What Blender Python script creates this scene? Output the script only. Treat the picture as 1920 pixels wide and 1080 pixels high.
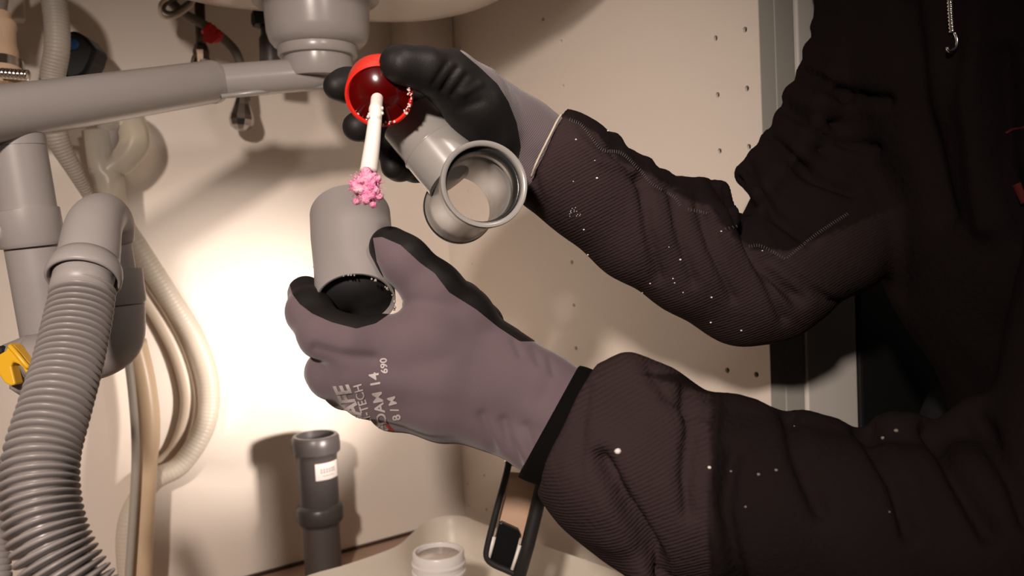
import bpy, bmesh, math, random
import numpy as np
from mathutils import Vector, Matrix
from mathutils.bvhtree import BVHTree
random.seed(4)
for _o in list(bpy.data.objects):
    bpy.data.objects.remove(_o)
SC = bpy.context.scene
COL = SC.collection
R = math.radians
# ---------------------------------------------------------------- camera
# cabinet frame in metres: X to the right along the back panel, Y into the cabinet, Z up
F = 1560.0
CAM = np.array([0.0, 0.0, 0.55])
YAW, PITCH, ROLL = R(33.2), R(4.05), R(3.1)
fw = np.array([math.sin(YAW)*math.cos(PITCH), math.cos(YAW)*math.cos(PITCH), -math.sin(PITCH)])
rt = np.array([math.cos(YAW), -math.sin(YAW), 0.0])
up = np.cross(rt, fw)
RT = rt*math.cos(ROLL) - up*math.sin(ROLL)
UP = up*math.cos(ROLL) + rt*math.sin(ROLL)
FW = fw
cam_data = bpy.data.cameras.new('camera')
cam = bpy.data.objects.new('camera', cam_data); COL.objects.link(cam)
cam_data.sensor_width = 36.0
cam_data.lens = F/1920*36.0
cam_data.clip_start = 0.01
m = Matrix(((RT[0], UP[0], -FW[0], CAM[0]), (RT[1], UP[1], -FW[1], CAM[1]), (RT[2], UP[2], -FW[2], CAM[2]), (0, 0, 0, 1)))
cam.matrix_world = m
cam_data.dof.use_dof = True
cam_data.dof.focus_distance = 0.56
cam_data.dof.aperture_fstop = 9.0
SC.camera = cam

def P(px, py, d):                       # a point seen at that pixel, d metres in front of the lens
    return CAM + FW*d + RT*((px-960)/F*d) + UP*((540-py)/F*d)
def ray(px, py):
    return FW + RT*((px-960)/F) + UP*((540-py)/F)
def on_plane(px, py, axis, val):        # where the line of sight meets the plane axis = val
    r = ray(px, py); return CAM + r*((val-CAM[axis])/r[axis])
def proj(v):                            # n x 3 -> px, py, depth
    v = np.asarray(v, float)-CAM
    d = v@FW
    return 960+F*(v@RT)/d, 540-F*(v@UP)/d, d

def WP(px, py, off):                    # a point off metres in front of the back panel
    return on_plane(px, py, 1, 1.044-off)

# ---------------------------------------------------------------- light and exposure
SC.view_settings.view_transform = 'Standard'
SC.view_settings.look = 'None'
SC.view_settings.exposure = 0.0
SC.view_settings.gamma = 1.0
SC.view_settings.use_curve_mapping = False
world = bpy.data.worlds.new('world'); SC.world = world
world.use_nodes = True
world.node_tree.nodes['Background'].inputs[0].default_value = (1.0, 0.86, 0.76, 1)
world.node_tree.nodes['Background'].inputs[1].default_value = 0.027
def spot(name, loc, target, power, angle, blend, radius, colour):
    l = bpy.data.lights.new(name, 'SPOT'); l.energy = power; l.spot_size = R(angle); l.spot_blend = blend
    l.shadow_soft_size = radius; l.color = colour
    o = bpy.data.objects.new(name, l); COL.objects.link(o)
    o.location = Vector(loc)
    o.rotation_euler = (Vector(target)-Vector(loc)).to_track_quat('-Z', 'Y').to_euler()
    return o
# a lamp held behind and left of the camera, and an unmodelled lamp hidden behind the nearer hand
LAMP = CAM - RT*0.20 + UP*0.315 - FW*0.42
spot('room_lamp', LAMP, P(780, 930, 1.0), 58.0, 64, 1.0, 0.035, (1.0, 0.85, 0.75))
WLAMP = P(975, 775, 0.76)
spot('hidden_lamp_beam', WLAMP, P(480, 665, 1.06), 14.0, 60, 1.0, 0.02, (1.0, 0.87, 0.78))
spot('headlamp_beam', CAM + RT*0.055 + UP*0.30 + FW*0.34, P(560, 480, 1.0), 2.2, 110, 1.0, 0.02, (1.0, 0.86, 0.76))

# ---------------------------------------------------------------- materials
MATS = {}
def mat(name, col, rough=0.5, metal=0.0, spec=0.5, bump=None, noise=None, coat=0.0, trans=0.0, sheen=0.0, emis=None, wave=None, ior=1.45):
    """procedural principled material. noise=(scale, amount, other colour); bump=(scale, strength, distance); wave=(direction, scale, strength, attribute)"""
    if name in MATS: return MATS[name]
    mt = bpy.data.materials.new(name); mt.use_nodes = True
    nt = mt.node_tree; N = nt.nodes; L = nt.links
    b = N['Principled BSDF']
    b.inputs['Base Color'].default_value = (*col, 1)
    b.inputs['Roughness'].default_value = rough
    b.inputs['Metallic'].default_value = metal
    b.inputs['Specular IOR Level'].default_value = spec
    b.inputs['Coat Weight'].default_value = coat
    b.inputs['Coat Roughness'].default_value = 0.12
    b.inputs['Transmission Weight'].default_value = trans
    b.inputs['IOR'].default_value = ior
    b.inputs['Sheen Weight'].default_value = sheen
    tc = N.new('ShaderNodeTexCoord')
    if noise:
        t = N.new('ShaderNodeTexNoise'); t.inputs['Scale'].default_value = noise[0]; t.inputs['Detail'].default_value = 5
        L.new(tc.outputs['Object'], t.inputs['Vector'])
        rp = N.new('ShaderNodeValToRGB'); rp.color_ramp.elements[0].position = 0.35; rp.color_ramp.elements[1].position = 0.7
        rp.color_ramp.elements[0].color = (*col, 1)
        rp.color_ramp.elements[1].color = (*[c*(1-noise[1])+n*noise[1] for c, n in zip(col, noise[2])], 1)
        L.new(t.outputs['Fac'], rp.inputs['Fac']); L.new(rp.outputs['Color'], b.inputs['Base Color'])
    last = None
    if bump:
        t = N.new('ShaderNodeTexNoise'); t.inputs['Scale'].default_value = bump[0]; t.inputs['Detail'].default_value = 4
        L.new(tc.outputs['Object'], t.inputs['Vector'])
        bp = N.new('ShaderNodeBump'); bp.inputs['Strength'].default_value = bump[1]; bp.inputs['Distance'].default_value = bump[2]
        L.new(t.outputs['Fac'], bp.inputs['Height']); last = bp
    if wave:
        mp = N.new('ShaderNodeMapping'); L.new(tc.outputs['Object'], mp.inputs['Vector'])
        mp.inputs['Rotation'].default_value = wave[0]
        t = N.new('ShaderNodeTexWave'); t.wave_type = 'BANDS'; t.bands_direction = 'Z'; t.inputs['Scale'].default_value = wave[1]
        t.inputs['Distortion'].default_value = 1.2; t.inputs['Detail'].default_value = 1.5; t.inputs['Detail Scale'].default_value = 0.6
        L.new(mp.outputs['Vector'], t.inputs['Vector'])
        mu = N.new('ShaderNodeMath'); mu.operation = 'MULTIPLY'
        L.new(t.outputs['Fac'], mu.inputs[0])
        if wave[3]:
            at = N.new('ShaderNodeAttribute'); at.attribute_name = wave[3]; L.new(at.outputs['Fac'], mu.inputs[1])
        else: mu.inputs[1].default_value = 1
        bp = N.new('ShaderNodeBump'); bp.inputs['Strength'].default_value = wave[2]; bp.inputs['Distance'].default_value = 0.0012
        if wave[3]:
            mx = N.new('ShaderNodeMix'); mx.data_type = 'RGBA'
            L.new(at.outputs['Fac'], mx.inputs[0])
            if b.inputs['Base Color'].is_linked: L.new(b.inputs['Base Color'].links[0].from_socket, mx.inputs[6])
            else: mx.inputs[6].default_value = (*col, 1)
            mx.inputs[7].default_value = (0.034, 0.0225, 0.0225, 1)
            L.new(mx.outputs[2], b.inputs['Base Color'])
        L.new(mu.outputs[0], bp.inputs['Height'])
        if last: L.new(last.outputs['Normal'], bp.inputs['Normal'])
        last = bp
    if last: L.new(last.outputs['Normal'], b.inputs['Normal'])
    if emis: b.inputs['Emission Color'].default_value = (*emis[0], 1); b.inputs['Emission Strength'].default_value = emis[1]
    MATS[name] = mt
    return mt
M_WALL = mat('cream melamine board', (0.74, 0.665, 0.59), 0.42, noise=(6, 0.25, (0.70, 0.62, 0.54)), bump=(180, 0.05, 0.001))
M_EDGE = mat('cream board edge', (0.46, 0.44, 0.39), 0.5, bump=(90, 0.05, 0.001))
M_FLOORB = mat('cabinet floor board', (0.40, 0.27, 0.20), 0.6, noise=(12, 0.4, (0.3, 0.2, 0.15)))
M_GREY = mat('grey pvc', (0.30, 0.275, 0.265), 0.28, noise=(9, 0.25, (0.27, 0.25, 0.235)), bump=(60, 0.04, 0.001))
M_GREY2 = mat('matt grey pvc', (0.285, 0.26, 0.252), 0.42, noise=(14, 0.3, (0.24, 0.225, 0.215)), bump=(90, 0.06, 0.001))
M_GREYL = mat('light grey pvc', (0.265, 0.25, 0.235), 0.25, bump=(70, 0.03, 0.001))
M_HOSE = mat('grey hose plastic', (0.25, 0.225, 0.215), 0.33, noise=(20, 0.3, (0.22, 0.2, 0.19)))
M_HOSEL = mat('pale grey hose plastic', (0.36, 0.325, 0.28), 0.45)
M_CREAM = mat('cream hose plastic', (0.62, 0.53, 0.43), 0.4, noise=(15, 0.4, (0.5, 0.4, 0.3)))
M_CREAMG = mat('greyish cream hose plastic', (0.56, 0.50, 0.42), 0.4, noise=(12, 0.4, (0.46, 0.4, 0.32)))
M_TAN = mat('aged tan plastic', (0.62, 0.44, 0.30), 0.45, noise=(60, 0.35, (0.48, 0.32, 0.2)), bump=(120, 0.1, 0.001))
M_DARKP = mat('anthracite pvc', (0.052, 0.045, 0.045), 0.35, noise=(18, 0.4, (0.07, 0.062, 0.06)))
M_DARKP2 = mat('worn anthracite pvc', (0.085, 0.072, 0.068), 0.45)
M_BLACK = mat('black plastic', (0.005, 0.005, 0.006), 0.35, spec=0.25)
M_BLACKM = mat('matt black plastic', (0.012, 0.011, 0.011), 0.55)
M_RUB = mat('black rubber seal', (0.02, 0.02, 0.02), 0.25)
M_STEEL = mat('bright steel', (0.75, 0.73, 0.7), 0.18, metal=1.0)
M_CHROME = mat('chrome', (0.42, 0.41, 0.41), 0.15, metal=1.0)
M_BRAID = mat('braided steel', (0.16, 0.14, 0.125), 0.4, metal=0.6, bump=(900, 0.6, 0.002))
M_DIRTY = mat('tarnished brass', (0.12, 0.085, 0.06), 0.4, metal=0.8, noise=(80, 0.6, (0.05, 0.04, 0.035)))
M_SINK = mat('white enamel', (0.66, 0.60, 0.54), 0.2)
M_WHITE = mat('white plastic', (0.78, 0.74, 0.70), 0.35)
M_WHITEB = mat('white basin plastic', (0.66, 0.60, 0.52), 0.4)
M_WHITEB2 = mat('cloudy white bottle plastic', (0.72, 0.68, 0.66), 0.3)
M_LIQ = mat('beige paste', (0.50, 0.42, 0.36), 0.2, bump=(200, 0.3, 0.002))
M_RED = mat('red cap plastic', (0.72, 0.022, 0.012), 0.3, coat=0.3)
M_REDIN = mat('shade-dark wet red lining', (0.075, 0.001, 0.001), 0.22, coat=0.25)  # red deepened so the shade inside the cap is in the colour
M_REDT = mat('red tape', (0.55, 0.01, 0.01), 0.4)
M_STICK = mat('white wet plastic', (0.80, 0.73, 0.68), 0.25, coat=0.4)
M_PINK = mat('pink soaked wool', (0.80, 0.16, 0.38), 0.5, noise=(260, 0.9, (0.85, 0.52, 0.60)), bump=(500, 0.8, 0.003))
M_GLUE = mat('pale pink glue residue', (0.85, 0.62, 0.58), 0.25, coat=0.5)
M_YEL = mat('yellow clip plastic', (0.75, 0.42, 0.02), 0.35)
M_BLUE = mat('blue marking', (0.03, 0.15, 0.45), 0.4)
M_CLEAR = mat('cloudy clear plastic', (0.86, 0.82, 0.72), 0.28, trans=0.75, ior=1.2)
M_GLASS = mat('clear bowl plastic', (0.9, 0.88, 0.85), 0.1, trans=0.85, ior=1.3)
M_KNIT = mat('grey lilac knit', (0.120, 0.083, 0.095), 0.85, sheen=0.25, noise=(25, 0.3, (0.10, 0.07, 0.08)), bump=(1400, 0.25, 0.0006))
M_KNITR = mat('ribbed grey lilac knit', (0.10, 0.078, 0.084), 0.9, sheen=0.25, wave=((0.0, 0.9, 0.3), 260.0, 0.4, None))
M_NITRILE = mat('black nitrile foam', (0.010, 0.0088, 0.0088), 0.55, spec=0.3, bump=(900, 0.25, 0.0005))
M_FLEECE = mat('dark brown fleece', (0.0125, 0.0085, 0.0087), 1.0, spec=0.05, sheen=0.0, noise=(9, 0.5, (0.0085, 0.006, 0.0062)), bump=(260, 0.5, 0.0015), wave=((0.25, 0.35, 0.0), 150.0, 0.35, 'rib'))
M_CUFF = mat('black elastic cuff', (0.0035, 0.003, 0.003), 1.0, spec=0.1)
M_PIPING = mat('cream piping', (0.5, 0.42, 0.34), 0.8)
M_STITCH = mat('grey stitching thread', (0.11, 0.095, 0.095), 0.8)
M_FLECK = mat('white plaster flecks', (0.75, 0.70, 0.66), 0.8)
M_FLECKD = mat('dull flecks', (0.20, 0.17, 0.155), 0.9)
M_PRINT = mat('pale grey glove print', (0.52, 0.46, 0.45), 0.7)
M_PRINTR = mat('red glove print', (0.42, 0.03, 0.025), 0.7)
M_PRINTB = mat('brown glove print', (0.17, 0.09, 0.05), 0.7)
M_INK = mat('grey ink', (0.30, 0.27, 0.26), 0.6)
M_PAPER = mat('white paper label', (0.66, 0.60, 0.58), 0.6)
M_DARKF = mat('dark appliance front', (0.013, 0.0135, 0.0135), 0.4)
M_WHITEF = mat('white cupboard front', (0.78, 0.73, 0.67), 0.4)
M_PEACH = mat('peach plastic', (0.55, 0.36, 0.25), 0.5)
M_FLOOR = mat('room floor tiles', (0.10, 0.085, 0.075), 0.5, noise=(5, 0.5, (0.07, 0.06, 0.055)))
M_TROUSER = mat('dark work trousers', (0.012, 0.012, 0.014), 0.9)
M_SKIN = mat('skin', (0.50, 0.28, 0.20), 0.5)
M_HAIR = mat('short brown hair', (0.03, 0.018, 0.012), 0.8, bump=(300, 0.8, 0.003))
M_EYE = mat('eye white', (0.7, 0.68, 0.65), 0.2)
M_WORKTOP = mat('worktop laminate', (0.2, 0.17, 0.14), 0.4)

# ---------------------------------------------------------------- object helpers
def root(name, loc, label, cat, group=None):
    o = bpy.data.objects.new(name, None); COL.objects.link(o); o.location = Vector(loc)
    o.empty_display_size = 0.02
    o['label'] = label; o['category'] = cat
    if group: o['group'] = group
    return o
def tag(o, label=None, cat=None, group=None, kind=None):
    if label: o['label'] = label
    if cat: o['category'] = cat
    if group: o['group'] = group
    if kind: o['kind'] = kind
    return o
def world_loc(o):
    v = Vector((0, 0, 0))
    while o: v = v + o.location; o = o.parent
    return np.array(v)
def obj(name, geo, material, parent=None, smooth=True, bevel=None, auto=None, loc=None):
    """geo = (verts, faces) in world metres -> one mesh object"""
    v, f = geo
    v = np.asarray(v, float)
    me = bpy.data.meshes.new(name)
    org = world_loc(parent) if parent else (np.asarray(loc, float) if loc is not None else np.array([v[:, 0].mean(), v[:, 1].mean(), v[:, 2].min()]))
    v = v - org
    if isinstance(f, np.ndarray):
        me.vertices.add(len(v)); me.vertices.foreach_set('co', v.ravel().astype(np.float32))
        k = f.shape[1]
        me.loops.add(f.size); me.loops.foreach_set('vertex_index', f.ravel().astype(np.int32))
        me.polygons.add(len(f)); me.polygons.foreach_set('loop_start', (np.arange(len(f))*k).astype(np.int32))
        me.update(calc_edges=True)
    else:
        me.from_pydata(v.tolist(), [], [tuple(int(i) for i in q) for q in f]); me.update()
    me.validate()
    o = bpy.data.objects.new(name, me); COL.objects.link(o)
    if parent: o.parent = parent
    else: o.location = Vector(org)
    for mm in (material if isinstance(material, (list, tuple)) else [material]): me.materials.append(mm)
    if smooth:
        me.polygons.foreach_set('use_smooth', np.ones(len(me.polygons), bool))
        if auto is not None:
            bm = bmesh.new(); bm.from_mesh(me)
            for e in bm.edges:
                if len(e.link_faces) == 2 and e.calc_face_angle(0) > R(auto): e.smooth = False
            bm.to_mesh(me); bm.free()
    if bevel:
        bv = o.modifiers.new('bevel', 'BEVEL'); bv.width = bevel[0]; bv.segments = bevel[1]; bv.limit_method = 'ANGLE'; bv.angle_limit = R(40)
    return o
def merge(*gs):
    vs, fs, n = [], [], 0
    for v, f in gs:
        vs.append(np.asarray(v, float)); fs += [tuple(int(i)+n for i in q) for q in f]; n += len(v)
    return np.vstack(vs), fs
def box(x0, x1, y0, y1, z0, z1):
    v = [(x, y, z) for x in (x0, x1) for y in (y0, y1) for z in (z0, z1)]
    return v, [(0, 1, 3, 2), (4, 6, 7, 5), (0, 4, 5, 1), (2, 3, 7, 6), (0, 2, 6, 4), (1, 5, 7, 3)]
def unit(v):
    v = np.asarray(v, float); return v/np.linalg.norm(v)
def frame(d, ref=None):
    d = unit(d)
    r = np.array([0, 0, 1.0]) if ref is None else np.asarray(ref, float)
    if abs(d@unit(r)) > 0.95: r = np.array([1.0, 0, 0])
    a = unit(np.cross(r, d)); b = np.cross(d, a)
    return a, b
def spline(pts, n):
    """Catmull-Rom through rows of pts (any width), n samples, even in arc length of the first three columns"""
    p = np.asarray(pts, float)
    p = np.vstack([2*p[0]-p[1], p, 2*p[-1]-p[-2]])
    out = []
    for i in range(1, len(p)-2):
        t = np.linspace(0, 1, 24, endpoint=False)[:, None]
        a, b, c, d = p[i-1], p[i], p[i+1], p[i+2]
        out.append(0.5*(2*b+(c-a)*t+(2*a-5*b+4*c-d)*t**2+(3*b-a-3*c+d)*t**3))
    out = np.vstack(out+[p[-2][None]])
    s = np.r_[0, np.cumsum(np.linalg.norm(np.diff(out[:, :3], axis=0), axis=1))]
    u = np.linspace(0, s[-1], n)
    return np.stack([np.interp(u, s, out[:, k]) for k in range(out.shape[1])], 1), s[-1]
def sweep(path, radii, seg=32, caps=True, inner=None, flat=1.0):
    """tube along path with a radius per sample; inner = wall thickness for an open, hollow tube"""
    path = np.asarray(path, float); n = len(path)
    radii = np.broadcast_to(np.asarray(radii, float), (n,))
    tan = np.gradient(path, axis=0); tan /= np.linalg.norm(tan, axis=1)[:, None]+1e-12
    a, b = frame(tan[0]); A = []
    for i in range(n):
        a = unit(a - tan[i]*(a@tan[i])); A.append(a)
    A = np.array(A); B = np.cross(tan, A)
    th = np.linspace(0, 2*math.pi, seg, endpoint=False)
    def shell(rad):
        return (path[:, None]+rad[:, None, None]*(np.cos(th)[None, :, None]*A[:, None]+flat*np.sin(th)[None, :, None]*B[:, None])).reshape(-1, 3)
    def quads(o, fl=False):
        q = []
        for i in range(n-1):
            for j in range(seg):
                k = (j+1) % seg
                t = (o+i*seg+j, o+i*seg+k, o+(i+1)*seg+k, o+(i+1)*seg+j)
                q.append(t[::-1] if fl else t)
        return q
    v = shell(radii); f = quads(0)
    if inner:
        v2 = shell(radii-inner); o = len(v); v = np.vstack([v, v2]); f += quads(o, True)
        for j in range(seg):
            k = (j+1) % seg
            f.append((k, j, o+j, o+k)); e = (n-1)*seg
            f.append((e+j, e+k, o+e+k, o+e+j))
    elif caps:
        f.append(tuple(range(seg))[::-1]); f.append(tuple((n-1)*seg+j for j in range(seg)))
    return v, f
def tube(a, b, r0, r1=None, seg=32, inner=None):
    r1 = r0 if r1 is None else r1
    a, b = np.asarray(a, float), np.asarray(b, float)
    t = np.linspace(0, 1, 4)[:, None]
    return sweep(a+(b-a)*t, np.linspace(r0, r1, 4), seg, inner=inner)
def lathe(profile, base, axis, seg=48, ref=None):
    """profile rows (radius, height) turned about the axis through base; a closed loop makes a hollow ring"""
    base = np.asarray(base, float); ax = unit(axis); a, b = frame(ax, ref)
    th = np.linspace(0, 2*math.pi, seg, endpoint=False)
    v, f = [], []
    for r, h in profile:
        for t in th: v.append(base+ax*h+a*(r*math.cos(t))+b*(r*math.sin(t)))
    n = len(profile)
    for i in range(n-1):
        for j in range(seg):
            k = (j+1) % seg
            f.append((i*seg+j, i*seg+k, (i+1)*seg+k, (i+1)*seg+j))
    if profile[0][0] > 1e-6 and profile[0] != profile[-1]: f.append(tuple(range(seg))[::-1])
    if profile[-1][0] > 1e-6 and profile[0] != profile[-1]: f.append(tuple((n-1)*seg+j for j in range(seg)))
    return np.array(v), f
def ribbed(pts, r, pitch, depth, seg=36, per=7, inner=None, sharp=0.5, gap=0.0):
    """corrugated hose through pts; pts rows may carry their own radius in a fourth column"""
    p = np.asarray(pts, float)
    if p.shape[1] == 3: p = np.c_[p, np.full(len(p), r)]
    _, L = spline(p, 50)
    n = max(int(L/pitch), 2)
    q, _ = spline(p, n*per+1)
    t = (np.arange(n*per+1) % per)/per
    t = np.clip((t-gap)/(1-2*gap), 0, 1)
    rib = np.sqrt(np.clip(1-(2*t-1)**2, 0, 1))**sharp
    return sweep(q[:, :3], q[:, 3]-depth*(1-rib), seg, inner=inner)
def ball(c, r, squash=(1, 1, 1), seg=16, jit=0.0):
    v, f = [], []
    rings = seg//2
    for i in range(rings+1):
        ph = math.pi*i/rings
        for j in range(seg):
            th = 2*math.pi*j/seg
            k = 1+random.uniform(-jit, jit)
            v.append((c[0]+r*k*squash[0]*math.sin(ph)*math.cos(th), c[1]+r*k*squash[1]*math.sin(ph)*math.sin(th), c[2]+r*k*squash[2]*math.cos(ph)))
    for i in range(rings):
        for j in range(seg):
            k = (j+1) % seg
            f.append((i*seg+j, (i+1)*seg+j, (i+1)*seg+k, i*seg+k))
    return np.array(v), f
def plate(outline, thick, normal):
    """polygon of world points given depth along normal"""
    o = np.asarray(outline, float); n = len(o); k = np.asarray(normal, float)*thick
    v = np.vstack([o, o+k])
    f = [tuple(range(n)), tuple(range(2*n-1, n-1, -1))]+[(i, i+n, (i+1) % n+n, (i+1) % n) for i in range(n)]
    return v, f

# ---------------------------------------------------------------- smooth blended bodies (distance field, surface nets)
def field(caps, vox, k=0.008, pad=0.012, cut=None):
    """caps rows: (a, b, ra, rb[, squash, squash axis]) -> blended surface as (verts, quads)"""
    lo = np.min([np.minimum(c[0]-c[2], c[1]-c[3]) for c in caps], 0)-pad
    hi = np.max([np.maximum(c[0]+c[2], c[1]+c[3]) for c in caps], 0)+pad
    n = np.ceil((hi-lo)/vox).astype(int)+1
    D = np.full(n, 1.0, np.float32)
    for c in caps:
        a, b, ra, rb = c[:4]
        kk = c[6] if len(c) > 6 else k; mrg = 4*kk+2*vox
        i0 = np.clip(((np.minimum(a-ra, b-rb)-mrg-lo)/vox).astype(int), 0, n-1)
        i1 = np.clip(((np.maximum(a+ra, b+rb)+mrg-lo)/vox).astype(int)+2, 1, n)
        g = np.stack(np.meshgrid(*[lo[i]+vox*np.arange(i0[i], i1[i]) for i in range(3)], indexing='ij'), -1).astype(np.float32)
        ba = b-a; L2 = max(float(ba@ba), 1e-9)
        h = np.clip(((g-a)@ba)/L2, 0, 1)[..., None]
        q = g-a-h*ba
        if len(c) > 4 and c[4]:                                    # squash along an axis
            ax = c[5]; s = c[4]; dd = (q@ax)[..., None]; q = q+ax*dd*(1/s-1)
        d = np.linalg.norm(q, axis=-1)-(ra+(rb-ra)*h[..., 0])
        S = D[i0[0]:i1[0], i0[1]:i1[1], i0[2]:i1[2]]
        e = np.clip(kk-np.abs(S-d), 0, None)/kk
        S[...] = np.minimum(S, d)-e*e*kk*0.25
    if cut is not None:
        g = np.stack(np.meshgrid(*[lo[i]+vox*np.arange(n[i]) for i in range(3)], indexing='ij'), -1).astype(np.float32)
        for pt, nn, rad in cut: D = np.maximum(D, np.where(np.linalg.norm(g-pt, axis=-1) < rad, (g-pt)@nn, -1.0))
    ins = D < 0
    nx, ny, nz = n
    corners = [(i, j, l) for i in (0, 1) for j in (0, 1) for l in (0, 1)]
    cnt = sum(ins[i:nx-1+i, j:ny-1+j, l:nz-1+l].astype(np.int8) for i, j, l in corners)
    act = (cnt > 0) & (cnt < 8)
    idx = np.full(act.shape, -1, np.int64); ids = np.argwhere(act); idx[act] = np.arange(len(ids))
    acc = np.zeros((len(ids), 3)); num = np.zeros(len(ids))
    for e0 in corners:
        for ax in range(3):
            if e0[ax]: continue
            e1 = list(e0); e1[ax] = 1
            d0 = D[tuple((ids+e0).T)]; d1 = D[tuple((ids+e1).T)]
            x = (d0 < 0) != (d1 < 0)
            t = np.where(x, d0/np.where(x, d0-d1, 1), 0)
            p = np.tile(np.array(e0, float), (len(ids), 1)); p[:, ax] += t
            acc += p*x[:, None]; num += x
    V = lo+(ids+acc/num[:, None])*vox
    Fs = []
    for ax in range(3):
        b1, b2 = (ax+1) % 3, (ax+2) % 3
        s0 = [slice(None)]*3; s1 = [slice(None)]*3
        s0[ax] = slice(0, -1); s1[ax] = slice(1, None)
        x = ins[tuple(s0)] != ins[tuple(s1)]
        e = np.argwhere(x); e = e[(e[:, b1] > 0) & (e[:, b2] > 0) & (e[:, b1] < n[b1]-1) & (e[:, b2] < n[b2]-1)]
        o = np.zeros((len(e), 4), np.int64)
        for q, (u, w) in enumerate(((0, 0), (1, 0), (1, 1), (0, 1))):
            c = e.copy(); c[:, b1] -= u; c[:, b2] -= w; o[:, q] = idx[tuple(c.T)]
        fl = ~ins[tuple(e.T)]
        o[fl] = o[fl][:, ::-1]
        Fs.append(o)
    Fq = np.vstack(Fs); Fq = Fq[(Fq >= 0).all(1)]
    return V, Fq
def vnormals(V, Fq):
    n = np.cross(V[Fq[:, 2]]-V[Fq[:, 0]], V[Fq[:, -1]]-V[Fq[:, 1]])
    N = np.zeros_like(V)
    for k in range(Fq.shape[1]): np.add.at(N, Fq[:, k], n)
    return N/(np.linalg.norm(N, axis=1)[:, None]+1e-12)
def relax(V, Fq, it=2, w=0.5):
    e = np.vstack([np.c_[Fq[:, k], Fq[:, (k+1) % Fq.shape[1]]] for k in range(Fq.shape[1])])
    for _ in range(it):
        S = np.zeros_like(V); C = np.zeros(len(V))
        np.add.at(S, e[:, 0], V[e[:, 1]]); np.add.at(S, e[:, 1], V[e[:, 0]])
        np.add.at(C, e[:, 0], 1); np.add.at(C, e[:, 1], 1)
        V = V+(S/C[:, None]-V)*w
    return V
def chain(rows, squash=None):
    """rows (px, py, depth, radius in px) -> capsules"""
    out = []
    for a, b in zip(rows[:-1], rows[1:]):
        c = [P(*a[:3]), P(*b[:3]), a[3]/F*a[2], b[3]/F*b[2]]
        if squash: c += [squash, FW]
        out.append(tuple(c))
    return out
def poly_dist(px, py, line):
    d = np.full(len(px), 1e9)
    for (x0, y0), (x1, y1) in zip(line[:-1], line[1:]):
        vx, vy = x1-x0, y1-y0
        t = np.clip(((px-x0)*vx+(py-y0)*vy)/(vx*vx+vy*vy), 0, 1)
        d = np.minimum(d, np.hypot(px-x0-t*vx, py-y0-t*vy))
    return d
def poly_in(px, py, poly):
    ins = np.zeros(len(px), bool); n = len(poly)
    for i in range(n):
        x0, y0 = poly[i]; x1, y1 = poly[(i+1) % n]
        c = ((y0 > py) != (y1 > py)) & (px < (x1-x0)*(py-y0)/((y1-y0) or 1e-9)+x0)
        ins ^= c
    return ins
def creases(V, Fq, lines, front=True):
    """lines: (polyline in px, width px, depth mm): folds pressed (or raised) into the side facing the lens"""
    N = vnormals(V, Fq); px, py, d = proj(V)
    vd = V-CAM; vd /= np.linalg.norm(vd, axis=1)[:, None]
    face = np.clip(-(N*vd).sum(1)*3, 0, 1)
    off = np.zeros(len(V))
    for ln, w, dep in lines:
        off += dep*0.001*np.exp(-(poly_dist(px, py, ln)/w)**2)*face
    return V+N*off[:, None]
def split(V, Fq, f):
    """cut a mesh along f = 0 -> (part where f < 0), (part where f >= 0), both with clean edges"""
    T = np.vstack([Fq[:, [0, 1, 2]], Fq[:, [0, 2, 3]]]) if Fq.shape[1] == 4 else Fq
    s = f[T] >= 0; c = s.sum(1)
    verts = list(V); cache = {}
    def mid(a, b):
        key = (a, b) if a < b else (b, a)
        if key not in cache:
            t = f[a]/(f[a]-f[b]); cache[key] = len(verts); verts.append(V[a]+(V[b]-V[a])*t)
        return cache[key]
    pos = [tuple(t) for t in T[c == 3]]; neg = [tuple(t) for t in T[c == 0]]
    for t, k in zip(T[(c == 1) | (c == 2)], c[(c == 1) | (c == 2)]):
        ss = [f[i] >= 0 for i in t]
        o = ss.index(True) if k == 1 else ss.index(False)
        a, b, cc = int(t[o]), int(t[(o+1) % 3]), int(t[(o+2) % 3])
        m1, m2 = mid(a, b), mid(a, cc)
        one, two = (pos, neg) if k == 1 else (neg, pos)
        one.append((a, m1, m2)); two.append((m1, b, cc)); two.append((m1, cc, m2))
    verts = np.array(verts)
    def pack(fs):
        fs = np.array(fs, int); u, inv = np.unique(fs, return_inverse=True)
        return verts[u], inv.reshape(fs.shape), u
    return pack(neg), pack(pos)
# ================================================================ the cabinet
WX, WY, FY = 0.579, 1.044, 0.481          # right panel, back panel, front plane
FZ = 0.131                                 # cabinet floor
TOPZ = 0.88
def struct(name, geo, m, **k):
    o = obj(name, geo, m, smooth=False, **k); o['kind'] = 'structure'; return o
struct('wall_back', box(-0.23, WX, WY, WY+0.012, FZ-0.02, TOPZ), M_WALL)
struct('wall_left', box(-0.248, -0.23, FY, WY+0.012, FZ-0.02, TOPZ), M_WALL)
side = struct('wall_right', box(WX, WX+0.0185, FY, WY+0.012, FZ-0.02, TOPZ), M_WALL, bevel=None)
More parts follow.
